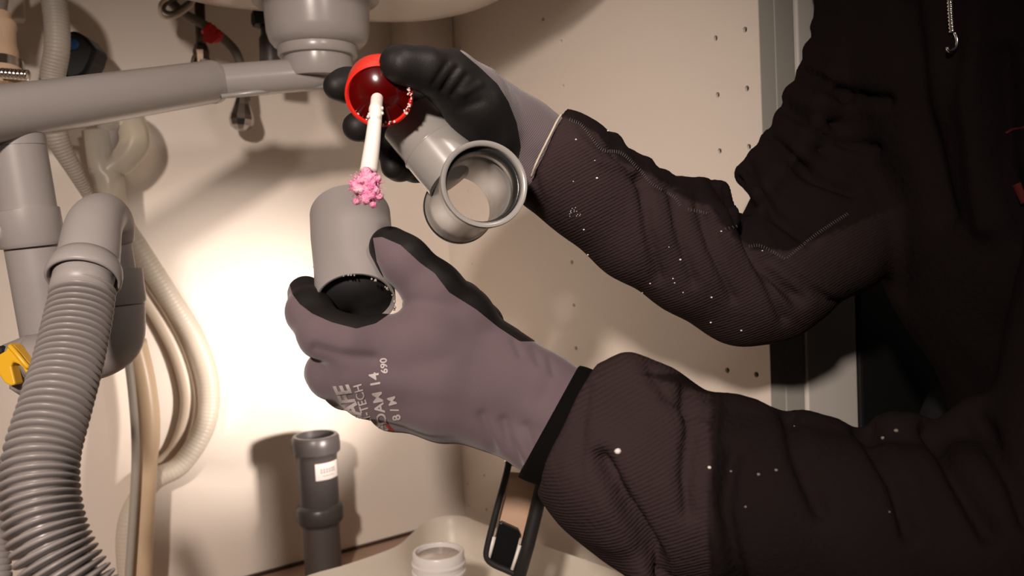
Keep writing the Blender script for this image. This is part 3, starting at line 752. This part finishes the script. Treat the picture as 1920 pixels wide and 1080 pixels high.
te = root('held_tee_fitting', P(890, 420, 0.55), 'light grey tee fitting with open sockets held by the farther glove', 'fitting')
m0 = P(908, 345, 0.495); m1 = P(858, 393, 0.575)
md = unit(m1-m0); Lm = np.linalg.norm(m1-m0)
# run: near socket, body, far socket, open right through
run = [(0.0232, 0.0), (0.0242, -0.0012), (0.0262, -0.0012), (0.0266, 0.0008), (0.0262, 0.003), (0.0254, 0.004), (0.0254, 0.012), (0.0242, 0.016), (0.0228, 0.024), (0.0222, Lm-0.022), (0.0226, Lm-0.016), (0.0238, Lm-0.012), (0.0242, Lm-0.002), (0.0236, Lm), (0.0226, Lm),
       (0.0220, Lm-0.003), (0.0222, Lm-0.012), (0.0206, Lm-0.02), (0.0206, 0.026), (0.0212, 0.022), (0.0226, 0.019), (0.0232, 0.010), (0.0232, 0.0)]
obj('run_body', lathe(run, m0, md, 72), M_GREYL, te, auto=60)
obj('near_seal_shade', lathe([(0.0214, 0.007), (0.0229, 0.003), (0.0231, 0.011), (0.0222, 0.0185), (0.0208, 0.017), (0.0207, 0.011), (0.0214, 0.007)], m0, md, 56), M_RUB, te)  # black seal, widened to also paint the unlit depth of the socket
obj('far_seal', lathe([(0.0238, Lm-0.0075), (0.0246, Lm-0.0065), (0.0247, Lm-0.004), (0.0240, Lm-0.003), (0.0238, Lm-0.0075)], m0, md, 56), M_RUB, te)
bA = P(876, 352, 0.540); bB = P(768, 224, 0.548)
bd = unit(bB-bA); Lb = np.linalg.norm(bB-bA)
obj('branch', lathe([(0.0, 0.008), (0.0214, 0.012), (0.0214, Lb*0.60), (0.0217, Lb*0.605), (0.0212, Lb*0.63), (0.0206, Lb*0.66), (0.0204, Lb), (0.0186, Lb), (0.0186, Lb-0.02), (0.0, Lb-0.02)], bA, bd, 64), M_GREYL, te, auto=40)
g0 = bA+bd*Lb*0.605
obj('branch_bead', lathe([(0.0212, -0.0008), (0.0220, 0.0), (0.0212, 0.0008), (0.0205, 0.0), (0.0212, -0.0008)], g0, bd, 64), M_GREYL, te)

# red cap with applicator
rc = root('glue_cap_brush', P(708, 168, 0.50), 'red glue can cap with white stick and pink wool tip held over the pipe', 'cap')
cN = unit(-FW*0.80-UP*0.58+RT*0.10)
cc = P(711, 180, 0.495)
cap = [(0.0, -0.0195), (0.0175, -0.0195), (0.0192, -0.0180), (0.0197, -0.015), (0.0203, -0.001), (0.0201, 0.0), (0.0188, 0.0006), (0.0182, 0.0)]
obj('cap_shell', lathe(cap+[(0.0176, -0.0008)], cc, cN, 72), M_RED, rc, auto=50)
obj('cap_lining', lathe([(0.0, -0.0160), (0.006, -0.0165), (0.0150, -0.0165), (0.0163, -0.0150), (0.0172, -0.006), (0.0177, -0.0006)], cc, cN, 64), M_REDIN, rc)
ra, rb2 = frame(cN, UP)
def onrim(a, r=0.0192, h=0.0004): return cc+cN*h+(RT*math.cos(a)+np.cross(cN, RT)*math.sin(a))*r
gl = []
for i in range(70):
    a = random.choice([random.uniform(R(-40), R(75)), random.uniform(R(-130), R(-60)), random.uniform(R(180), R(230))])
    gl.append(ball(onrim(a, random.uniform(0.0172, 0.0193), random.uniform(-0.0006, 0.0008)), random.uniform(0.0003, 0.0010), seg=6, jit=0.35))
tag(obj('glue_residue', merge(*gl), M_GLUE, rc), kind='stuff')
sk = [P(709, 163, 0.5065), P(708, 176, 0.499), P(705, 206, 0.494), P(699, 262, 0.487), P(691, 322, 0.481)]
q, _ = spline(sk, 40)
t = np.linspace(0, 1, 40)
obj('applicator_stick', sweep(q, np.interp(t, [0, 0.05, 0.11, 0.14, 0.3, 0.33, 0.36, 0.39, 1], [0.0052, 0.0056, 0.0054, 0.0037, 0.0038, 0.0043, 0.0043, 0.0039, 0.0051]), 32), M_STICK, rc)
obj('stick_boss', lathe([(0.0, 0.0125), (0.0042, 0.0120), (0.0058, 0.0095), (0.0064, 0.0)], cc-cN*0.0163, cN, 32), M_STICK, rc)
bur = [ball(P(x, y, 0.489-i*0.001), 0.0011, seg=6, jit=0.4) for i, (x, y) in enumerate(((693, 214), (717, 212), (690, 218), (707, 288), (716, 203)))]
tag(obj('stick_burrs', merge(*bur), M_STICK, rc), kind='stuff')
wool = [(P(687, 340, 0.480), P(687, 360, 0.479), 0.0058, 0.0052)]
for i in range(60):
    a = random.uniform(0, 2*math.pi); rr_ = random.uniform(0.2, 1)**0.6*0.0072
    c = P(687, 352, 0.478)+RT*math.cos(a)*rr_+UP*math.sin(a)*rr_*1.0+FW*random.uniform(-0.005, 0.004)
    wool.append((c, c+RT*random.uniform(-.0018, .0018)+UP*random.uniform(-.0018, .0018), random.uniform(0.0012, 0.0028), 0.0015))
for (x, y, r_) in ((662, 345, 9), (712, 368, 9), (700, 384, 8), (668, 378, 8), (687, 322, 12), (708, 335, 9)):
    c = P(x, y, 0.476); wool.append((c, c*1.0, r_/F*0.476*0.8, r_/F*0.476*0.5))
V, Q = field(wool, 0.0005, k=0.0008, pad=0.002)
N_ = vnormals(V, Q)
V = V+N_*(0.00035*np.sin(V[:, 0]*3100)*np.sin(V[:, 1]*2700+1)*np.sin(V[:, 2]*2900))[:, None]
obj('wool_tip', (V, Q), M_PINK, rc)
st_ = []
for i in range(90):
    a = random.uniform(0, 2*math.pi)
    c = P(687, 352, 0.477)+(RT*math.cos(a)+UP*math.sin(a))*0.0075+FW*random.uniform(-0.004, 0.003)
    d_ = unit(RT*math.cos(a)+UP*math.sin(a)+FW*random.uniform(-.7, .7)+RT*random.uniform(-.6, .6))
    st_.append(sweep([c, c+d_*random.uniform(0.001, 0.003), c+d_*random.uniform(0.003, 0.0045)+UP*random.uniform(-.001, .0005)], [0.00014, 0.00010, 0.00004], 4))
tag(obj('wool_fibres', merge(*st_), M_PINK, rc), kind='stuff')

# ================================================================ the person
pe = root('person', (0.78, 0.28, 0.0), 'person in dark brown fleece jacket and grey-black gloves, joining pipes under the sink', 'person')

def glove(name, caps, gray_poly, invert, vox=0.0013, k=0.007, crz=(), label=None, back_black=True, cut=None):
    V, Q = field(caps, vox, k=k, cut=cut)
    V = relax(V, Q, 2, 0.5)
    V = creases(V, Q, crz)
    N = vnormals(V, Q)
    px, py, d = proj(V)
    ins = poly_in(px, py, gray_poly); dd = poly_dist(px, py, gray_poly+[gray_poly[0]])
    f = np.where(ins, dd, -dd)/60.0                      # > 0 grey knit
    vd = V-CAM; vd /= np.linalg.norm(vd, axis=1)[:, None]
    fac = -(N*vd).sum(1)
    if invert: f = np.where(fac > 0.0, f, np.maximum(f, -fac*1.5)); f = np.maximum(f, -(fac+0.12)*1.5)
    else: f = np.minimum(f, fac+0.18)
    (nv, nf, nu), (gv, gf, gu) = split(V, Q, f)
    g = obj(name, (gv, gf), M_KNIT, pe)
    if label: g['label'] = label
    Nall = vnormals(nv, nf)
    c = obj('coating', (nv+Nall*0.00035, nf), M_NITRILE, g)
    return g, BVHTree.FromPolygons([Vector(p) for p in V], [tuple(int(i) for i in q_) for q_ in Q])

# nearer glove: left hand, back of the hand to the lens, thumb above, fingers curled round the pipe
LH = []
LH += chain([(1085, 800, .520, 66), (1030, 775, .523, 62), (950, 700, .528, 62)])                       # wrist, two side by side
LH += chain([(1075, 845, .520, 60), (1010, 830, .525, 56), (930, 790, .530, 56)])
LH += chain([(1090, 750, .520, 52), (1020, 715, .524, 52), (940, 670, .53, 60)])
LH += chain([(950, 700, .528, 62), (830, 660, .520, 66), (715, 645, .510, 52)])                         # metacarpals
LH += chain([(950, 740, .528, 62), (820, 710, .518, 66), (672, 692, .508, 50)])
LH += chain([(930, 780, .530, 56), (820, 755, .522, 58), (690, 735, .520, 46)])
LH += chain([(930, 790, .535, 50), (830, 778, .535, 48), (735, 764, .535, 40)])
LH += chain([(715, 645, .510, 50), (655, 640, .500, 45), (606, 626, .500, 44), (580, 585, .512, 40), (573, 551, .535, 33)])      # index
LH += chain([(672, 692, .508, 50), (625, 700, .520, 46), (612, 698, .550, 36), (625, 655, .585, 33), (660, 620, .600, 30)])      # middle
LH += chain([(690, 735, .520, 46), (648, 728, .540, 36), (640, 705, .575, 33), (665, 665, .600, 31)])    # ring
LH += chain([(735, 764, .535, 40), (700, 750, .565, 32), (690, 720, .595, 29)])                          # little
LH += chain([(930, 680, .540, 60), (862, 600, .530, 60), (812, 545, .520, 53), (757, 488, .514, 44), (731, 463, .518, 38)])      # thumb
LH += chain([(862, 600, .530, 58), (800, 630, .515, 62), (760, 650, .512, 50)])                          # web
LH += chain([(900, 610, .565, 45), (860, 575, .560, 45), (800, 570, .550, 45)])                          # palm pad seen past the thumb
gray = [(699, 446), (716, 444), (751, 459), (788, 493), (815, 512), (842, 548), (893, 580), (935, 614), (975, 640), (1100, 640), (1200, 1000), (500, 1000), (440, 500), (540, 520), (549, 552), (562, 570), (586, 588), (622, 604), (668, 616), (705, 606), (735, 585), (743, 560), (739, 545), (722, 525), (706, 490)]
crL = [([(905, 780), (915, 815), (925, 845)], 9, -2.2), ([(945, 790), (955, 830), (975, 880)], 10, -2.5), ([(985, 800), (1000, 850)], 9, -1.8),
       ([(1040, 690), (1010, 760), (1000, 840)], 14, -0.8), ([(965, 640), (975, 665)], 7, -1.0), ([(1000, 655), (1010, 680)], 7, -1.0), ([(1030, 672), (1038, 700)], 6, -1.0),
       ([(590, 655), (640, 668), (700, 672)], 10, -2.2), ([(640, 765), (660, 740)], 10, -0.6)]
cutL = [(P(1078, 800, .52), unit(P(1110, 810, .52)-P(1050, 785, .52)), 0.1)]
gL, bvhL = glove('nearer_glove', LH, gray, False, crz=crL, label='grey glove with white and red print, black palm', cut=cutL)

# print on the back of the hand: letters laid onto the knit
def print_text(txt, org, along, size, m, name, shear=0.0, stretch=1.0, bold=0.0):
    cu = bpy.data.curves.new('t', 'FONT'); cu.body = txt; cu.size = 1.0; cu.shear = shear; cu.offset = bold; cu.resolution_u = 3
    to = bpy.data.objects.new('t', cu); COL.objects.link(to); bpy.context.view_layer.update()
    me = bpy.data.meshes.new_from_object(to.evaluated_get(bpy.context.evaluated_depsgraph_get()))
    bm = bmesh.new(); bm.from_mesh(me); bmesh.ops.triangulate(bm, faces=bm.faces[:])
    bmesh.ops.subdivide_edges(bm, edges=[e for e in bm.edges if e.calc_length() > 0.12], cuts=2)
    bmesh.ops.triangulate(bm, faces=bm.faces[:])
    bm.verts.ensure_lookup_table()
    e = unit(along); nrm = np.array([e[1], -e[0]])       # letter tops to the left of an upward baseline
    vs, ok = [], []
    for v in bm.verts:
        px = org[0]+e[0]*v.co.x*size*stretch+nrm[0]*v.co.y*size
        py = org[1]+e[1]*v.co.x*size*stretch+nrm[1]*v.co.y*size
        r = Vector(ray(px, py)).normalized()
        h, hn, _, _ = bvhL.ray_cast(Vector(CAM), r)
        ok.append(h is not None and (h-Vector(CAM)).length < 0.62)
        vs.append(np.array(h+hn*0.0004) if ok[-1] else np.array(CAM))
    fs = [tuple(v.index for v in f.verts) for f in bm.faces if all(ok[v.index] for v in f.verts)]
    bm.free(); bpy.data.objects.remove(to)
    if not fs: return None
    used = sorted({i for f in fs for i in f}); mp = {a: b for b, a in enumerate(used)}
    return obj(name, (np.array([vs[i] for i in used]), [tuple(mp[i] for i in f) for f in fs]), m, gL, smooth=False)
print_text('M-SAFE', (701, 832), (-0.40, -0.92), 38, M_PRINT, 'glove_print', shear=0.3, stretch=1.0, bold=0.035)
print_text('NITRI-TECH', (708, 829), (-0.27, -0.96), 22, M_PRINT, 'glove_print', stretch=0.98, bold=0.015)
print_text('FOAM 14', (728, 808), (-0.17, -0.985), 26, M_PRINT, 'glove_print', stretch=1.08, bold=0.02)
print_text('690', (727, 700), (-0.08, -0.99), 18, M_PRINT, 'glove_print', stretch=1.1, bold=0.02)
print_text('8 / M', (752, 786), (-0.26, -0.96), 21, M_PRINT, 'glove_print', stretch=1.05, bold=0.025)
print_text('\u2013\u2013', (752, 812), (-0.66, -0.75), 34, M_PRINTR, 'glove_print', stretch=0.9, bold=0.05)
print_text('\u2013\u2013', (756, 816), (-0.80, -0.60), 28, M_PRINTB, 'glove_print', stretch=0.9, bold=0.04)

# farther glove: right hand, palm to the lens, thumb on the cap, fingers behind it
RH = []
RH += chain([(1075, 325, .572, 62), (1010, 275, .564, 58), (930, 215, .548, 52)])
RH += chain([(1060, 290, .572, 50), (985, 235, .562, 48), (915, 175, .552, 40)])
RH += chain([(1050, 360, .570, 50), (990, 330, .564, 44), (940, 260, .552, 44)])
RH += chain([(925, 225, .540, 48), (882, 178, .528, 52), (838, 146, .512, 47), (796, 130, .496, 37), (752, 121, .487, 31), (742, 118, .487, 27)])   # thumb
RH += chain([(930, 255, .548, 42), (870, 215, .570, 44), (820, 175, .570, 42), (775, 160, .565, 30)])
RH += chain([(850, 150, .520, 50), (896, 196, .532, 58), (928, 245, .543, 46)])                          # palm behind
RH += chain([(905, 165, .570, 40), (850, 135, .585, 38), (790, 135, .582, 34), (700, 150, .560, 31), (650, 160, .535, 28), (632, 162, .527, 25)])  # index
RH += chain([(900, 220, .585, 40), (830, 210, .600, 36), (750, 225, .592, 32), (700, 236, .570, 29), (670, 238, .552, 27)])       # middle
RH += chain([(900, 250, .590, 38), (830, 250, .605, 34), (770, 262, .600, 30), (738, 272, .585, 27), (729, 278, .572, 25)])       # ring
RH += chain([(905, 290, .590, 34), (840, 300, .605, 30), (780, 312, .602, 26), (748, 314, .585, 22), (736, 315, .574, 20)])       # little
grayR = [(868, 60), (862, 96), (900, 128), (932, 158), (952, 190), (968, 230), (976, 275), (966, 330), (960, 420), (1200, 500), (1200, 60)]
crR = [([(812, 158), (838, 118)], 6, -1.3), ([(830, 168), (856, 128)], 6, -1.6), ([(848, 178), (874, 142)], 6, -1.4), ([(868, 176), (900, 158)], 7, 1.0),
       ([(860, 205), (900, 190)], 9, -1.0), ([(930, 180), (950, 230), (952, 280)], 8, 0.5)]
cutR = [(P(1062, 300, .555), unit(P(1090, 330, .555)-P(1030, 290, .555)), 0.1)]
gR, bvhR = glove('farther_glove', RH, grayR, True, crz=crR, label='glove with black coated palm and grey ribbed wrist', cut=cutR)
gR.data.materials[0] = M_KNITR

# jacket: torso and both sleeves as one garment
JK = []
def body(rows, squash=None):                             # radius in metres here
    out = []
    for a, b in zip(rows[:-1], rows[1:]):
        out.append((P(*a[:3]), P(*b[:3]), a[3], b[3]))
    return out
# farther arm
JK += chain([(1036, 300, .572, 98), (1062, 316, .572, 96), (1110, 362, .575, 90), (1200, 428, .585, 98), (1300, 484, .595, 104), (1400, 530, .605, 112), (1445, 528, .61, 110)])
JK += chain([(1445, 515, .61, 108), (1515, 428, .625, 112), (1588, 290, .64, 115), (1652, 95, .66, 119), (1668, -80, .69, 135), (1700, -240, .72, 138)])
JK += chain([(1500, 500, .61, 90), (1570, 460, .615, 92), (1640, 400, .62, 100)])
LUMPS = [(1079, 233, 19, 30, 40), (1112, 253, 22, 30, 50), (1146, 270, 24, 30, 60), (1178, 298, 21, 20, 60), (1207, 312, 22, 10, 60), (1240, 337, 23, 15, 80), (1279, 353, 25, 20, 90), (1314, 351, 23, 25, 90), (1347, 358, 24, 30, 90),
         (1402, 326, 26, 60, 70), (1424, 298, 27, 80, 60), (1452, 266, 28, 90, 50), (1476, 224, 28, 95, 45), (1496, 180, 28, 95, 35), (1520, 138, 28, 90, 30), (1532, 96, 26, 90, 25), (1545, 48, 26, 90, 20), (1553, 4, 25, 90, 15)]
for x, y, r, ex, ey in LUMPS:
    d_ = 0.585 if x < 1380 else 0.62
    for a_, b_ in (((x, y, d_+0.01, r), (x+ex*0.5, y+ey*0.5, d_-0.022, r*0.9)), ((x+ex*0.5, y+ey*0.5, d_-0.022, r*0.9), (x+ex, y+ey, d_-0.024, r*0.5))):
        q_ = chain([a_, b_])[0]; JK.append(q_+(None, None, 0.0045))
# nearer arm
JK += chain([(1092, 812, .490, 118), (1135, 835, .485, 150), (1190, 862, .480, 176), (1290, 915, .470, 158), (1420, 945, .460, 158), (1600, 985, .450, 155), (1800, 1005, .445, 165), (2000, 975, .44, 170)])
JK += body([(2000, 960, .44, .047), (2120, 600, .44, .052), (2200, 150, .45, .058), (2230, -150, .47, .06)])
for x, y, r, ex, ey in ((1178, 722, 60, 60, 60), (1228, 738, 52, 60, 60), (1128, 745, 50, 30, 60), (1362, 786, 52, 10, 120), (1405, 795, 48, 60, 100), (1450, 812, 42, 60, 100), (1508, 812, 46, 30, 140), (1556, 824, 46, 60, 120), (1605, 846, 44, 60, 120),
                        (1672, 822, 48, 20, 120), (1715, 822, 48, 60, 100), (1798, 816, 46, 50, 140), (1850, 800, 60, 60, 140), (1120, 945, 54, 40, 50), (1180, 1010, 62, 40, 50)):
    q_ = chain([(x, y, .468, r), (x+ex, y+ey, .450, r*0.8)])[0]; JK.append(q_+(None, None, 0.007))
# torso
JK += body([(1890, -200, .60, .115), (1950, 100, .60, .14), (2050, 400, .60, .145), (2175, 640, .60, .14), (2230, 950, .62, .15)])
JK += body([(1700, -240, .72, .06), (1890, -270, .62, .085), (2230, -150, .47, .06)])
V, Q = field(JK, 0.0032, k=0.012, pad=0.02, cut=[(P(1070, 795, .49), unit(P(1070, 795, .49)-P(1132, 826, .485)), 0.085), (P(1020, 282, .572), unit(P(1020, 282, .572)-P(1105, 326, .575)), 0.085)])
V = relax(V, Q, 2, 0.5)
folds = [([(1205, 330), (1215, 420), (1235, 520)], 10, -3.5), ([(1262, 350), (1275, 440), (1300, 530)], 9, -3), ([(1310, 380), (1335, 470), (1375, 560)], 9, -3),
         ([(1375, 345), (1400, 420), (1440, 500), (1500, 560)], 13, -7), ([(1400, 310), (1450, 400), (1520, 450)], 10, -4), ([(1440, 250), (1520, 330), (1600, 360)], 11, -4.5),
         ([(1470, 200), (1560, 260), (1640, 280)], 11, -4), ([(1500, 130), (1590, 180), (1660, 190)], 11, -4), ([(1405, 455), (1440, 530), (1470, 600)], 8, -3), ([(1450, 480), (1520, 540), (1570, 570)], 8, -3),
         ([(1340, 335), (1390, 420)], 9, -2.5), ([(1000, 330), (1015, 380), (1012, 420)], 9, -1.5), ([(1080, 260), (1120, 300), (1190, 320)], 9, 1.8), ([(1150, 280), (1190, 330), (1250, 350)], 9, -2),
         ([(1125, 860), (1160, 930), (1215, 1030), (1250, 1100)], 16, -8), ([(1290, 730), (1300, 800), (1285, 900), (1290, 960)], 13, -4), ([(1345, 750), (1330, 900), (1350, 1080)], 9, 2.0), ([(1375, 850), (1360, 960), (1390, 1100)], 14, -4),
         ([(1480, 775), (1500, 850), (1540, 960)], 16, -4), ([(1620, 800), (1680, 900), (1710, 1000)], 16, -5), ([(1745, 800), (1790, 880), (1860, 1000)], 18, -6), ([(1830, 780), (1900, 900), (1930, 980)], 16, -4),
         ([(1100, 720), (1090, 800), (1085, 880)], 10, -1.5), ([(1220, 690), (1250, 740), (1330, 780)], 12, -1.5),
         ([(1700, 0), (1720, 200), (1770, 400)], 22, -6), ([(1840, 0), (1820, 200), (1850, 420)], 26, 5), ([(1885, 100), (1890, 300), (1920, 450)], 18, -5)]
V = creases(V, Q, [(l_, w_, d_*1.7) for l_, w_, d_ in folds])
N = vnormals(V, Q)
V = V+N*(0.0009*np.sin(V[:, 0]*95+V[:, 2]*60)*np.sin(V[:, 1]*80-V[:, 2]*70))[:, None]
jk = obj('jacket', (V, Q), M_FLEECE, pe)
px, py, dd_ = proj(V)
ribl = [(1050, 215), (1120, 250), (1160, 300), (1225, 330), (1290, 375), (1330, 385), (1360, 430), (1410, 470), (1480, 470), (1700, 380), (1700, 700), (960, 700), (960, 215)]
ribn = [(1000, 640), (1330, 740), (1330, 1200), (1000, 1200)]
def soft_in(poly, w): return np.clip(0.5+np.where(poly_in(px, py, poly), 1, -1)*poly_dist(px, py, poly+[poly[0]])/w, 0, 1)
rib = np.maximum(soft_in(ribl, 3)*np.clip(1-(px-1470)/260, 0.0, 1), soft_in(ribn, 3))
at = jk.data.attributes.new('rib', 'FLOAT', 'POINT'); at.data.foreach_set('value', rib.astype(np.float32))
bvhJ = BVHTree.FromPolygons([Vector(p) for p in V], [tuple(int(i) for i in q_) for q_ in Q])
def hit(x, y, bv=None, lift=0.0004):
    h, n_, _, _ = (bv or bvhJ).ray_cast(Vector(CAM), Vector(ray(x, y)).normalized())
    return (None, None) if h is None else (np.array(h+n_*lift), np.array(n_))
# stitching, flecks, zip
def stitches(lines):
    out = []
    for ln in lines:
        q_, L_ = spline([(x, y, 0) for x, y in ln], max(int(sum(math.dist(a, b) for a, b in zip(ln, ln[1:]))/4.2), 4))
        tn_ = np.gradient(q_, axis=0)
        for p_, t_ in zip(q_, tn_):
            nn = np.array([-t_[1], t_[0]])/(np.hypot(t_[0], t_[1])+1e-9)
            a_, _n = hit(p_[0]+nn[0]*3.2+t_[0]*0.2, p_[1]+nn[1]*3.2+t_[1]*0.2); b_, _m = hit(p_[0]-nn[0]*3.2, p_[1]-nn[1]*3.2)
            if a_ is None or b_ is None or np.linalg.norm(a_-b_) > 0.006: continue
            out.append(sweep([a_, (a_+b_)/2+_n*0.0003, b_], 0.00022, 5))
    return merge(*out)
tag(obj('seam_stitches', stitches([[(1068, 225), (1090, 235), (1112, 262), (1130, 282), (1165, 288), (1200, 320), (1222, 345), (1262, 368), (1275, 385)], [(1290, 393), (1325, 400)], [(1360, 430), (1380, 425)], [(1405, 462), (1428, 462), (1470, 485)], [(1476, 484), (1530, 440), (1588, 402)]]), M_STITCH, jk), kind='stuff')
fl, fld = [], []
for (x, y, r_) in ((1159, 846, 7), (1331, 877, 3.5), (1370, 884, 2.5), (1422, 890, 3.2), (1455, 882, 3), (1398, 950, 2.5), (1656, 822, 4), (1680, 808, 4.5), (1430, 470, 2), (1275, 487, 3), (1254, 463, 1.5), (1119, 334, 3), (1080, 262, 2.4), (1075, 340, 1.6), (1095, 430, 2.4), (1103, 477, 2.4), (1219, 531, 2.2), (1262, 522, 2.2), (1265, 530, 2), (1281, 548, 1.8), (1334, 557, 2.8), (1333, 604, 2.8), (1390, 619, 2.8), (1205, 548, 1.6), (1139, 246, 2.4), (1352, 434, 2.4), (1115, 301, 1.6), (1667, 960, 2), (1376, 345, 1.6), (1490, 800, 1.6)):
    h_, n_ = hit(x, y)
    if h_ is not None: (fld if x > 1340 and y > 780 else fl).append(ball(h_, r_/F*0.45, (1, 1, 0.75), seg=8, jit=0.12))
for i in range(14):
    h_, n_ = hit(1075+random.uniform(-8, 14), 395+random.uniform(-9, 12))
    if h_ is not None: fl.append(ball(h_, 0.0003, seg=6))
tag(obj('dull_flecks', merge(*fld), M_FLECKD, jk), kind='stuff')  # duller flecks on the right part of the nearer sleeve
tag(obj('plaster_flecks', merge(*fl), M_FLECK, jk), kind='stuff')
# cream piping on the farther cuff, black elastic band inside the nearer one
pip = []
for x, y in ((1053, 214), (1044, 228), (1034, 248), (1023, 270), (1012, 292), (1003, 312), (996, 332)):
    h_, n_ = hit(x+9, y+3); 
    pip.append(P(x, y, (h_-CAM)@FW-0.003) if h_ is not None else P(x, y, .535))
obj('cuff_piping', sweep(spline(pip, 30)[0], 0.0007, 8), M_PIPING, jk)
dN = unit(P(1053, 795, .49)-P(1110, 818, .485))
CB = [(1120, 812, .508, 108), (1060, 800, .513, 116), (1020, 792, .513, 112)]
V, Q = field(chain(CB), 0.002, k=0.004, cut=[(P(1024, 796, .513), unit(P(1030, 780, .513)-P(1104, 822, .51)), 0.2)])
obj('cuff_band', (relax(V, Q, 2), Q), M_CUFF, jk)
zp = []
for x, y in ((1782, -30), (1784, 10), (1786, 40), (1788, 62)):
    h_, n_ = hit(x, y, lift=0.001); zp.append(h_ if h_ is not None else P(x, y, .5))
obj('zip_teeth', ribbed(zp, 0.0022, 0.0022, 0.0008, seg=10, per=5), M_STEEL, jk)
zd = (zp[-1]-CAM)@FW-0.003
obj('zip_puller', sweep(spline([P(1790, 60, zd), P(1795, 75, zd), P(1792, 90, zd), P(1780, 96, zd), P(1776, 88, zd)], 20)[0], 0.0011, 8), M_STEEL, jk)
for nm_, ln, rr_ in (('red_trim', [(1885, 250), (1900, 243), (1925, 238)], 0.0009), ('red_trim', [(1908, 345), (1915, 360), (1925, 380)], 0.003)):
    qq = []
    for x, y in ln:
        h_, n_ = hit(x, y); qq.append(h_ if h_ is not None else P(x, y, .45))
    obj(nm_, sweep(spline(qq, 14)[0], rr_, 8), mat('dull red cloth trim', (0.09, 0.006, 0.005), 0.9), jk)
# head, above the picture
HL = CAM + RT*0.215 + UP*0.40 + FW*0.43
look = unit(P(670, 400, .53)-HL)
hc_ = HL - look*0.10 + np.array([0, 0, 0.03])
sh = P(1890, -270, .62)
hd_c = [(hc_, hc_+np.array([0.015, -0.01, 0.03]), 0.085, 0.085), (hc_+look*0.02-np.array([0, 0, 0.03]), hc_+look*0.035-np.array([0, 0, 0.07]), 0.062, 0.045),
        (hc_+np.array([0.03, -0.02, -0.03]), sh+np.array([0.0, 0.0, -0.03]), 0.055, 0.065)]
lx = unit(np.cross(look, [0, 0, 1])); lz = np.cross(lx, look)
hd_c += [(hc_+look*0.075-lz*0.005, hc_+look*0.098-lz*0.035, 0.010, 0.014), (hc_+look*0.07-lz*0.068+lx*0.018, hc_+look*0.07-lz*0.068-lx*0.018, 0.009, 0.009)]
for s_ in (-1, 1):
    hd_c += [(hc_+lx*s_*0.084-lz*0.005, hc_+lx*s_*0.088-lz*0.035-look*0.005, 0.013, 0.009)]
V, Q = field(hd_c, 0.003, k=0.012)
hdo = obj('head', (relax(V, Q, 2), Q), M_SKIN, pe)
V, Q = field([(hc_-look*0.012+lz*0.012, hc_-look*0.02+lz*0.03, 0.090, 0.084)], 0.003, k=0.01)
obj('hair', (V, Q), M_HAIR, hdo)
for s_ in (-1, 1):
    obj('eye', ball(hc_+look*0.083+lx*s_*0.031-lz*0.012, 0.011), M_EYE, hdo)
# trousers: kneeling on the room floor
hipL = P(2230, 950, .62)+np.array([0.0, -0.06, 0.0]); hipR = P(2230, 950, .62)+np.array([0.06, 0.1, 0.0])
def leg(h, kn, ft): return [(h, kn, 0.10, 0.075), (kn, ft, 0.07, 0.05)]
tr = [(hipL, hipR, 0.13, 0.13)]
for h_ in (hipL, hipR):
    k_ = np.array([h_[0]-0.12, h_[1]-0.05, 0.08]); f_ = np.array([h_[0]+0.28, h_[1]-0.22, 0.055])
    tr += leg(h_, k_, f_)
V, Q = field(tr, 0.006, k=0.02)
obj('trousers', (V, Q), M_TROUSER, pe)
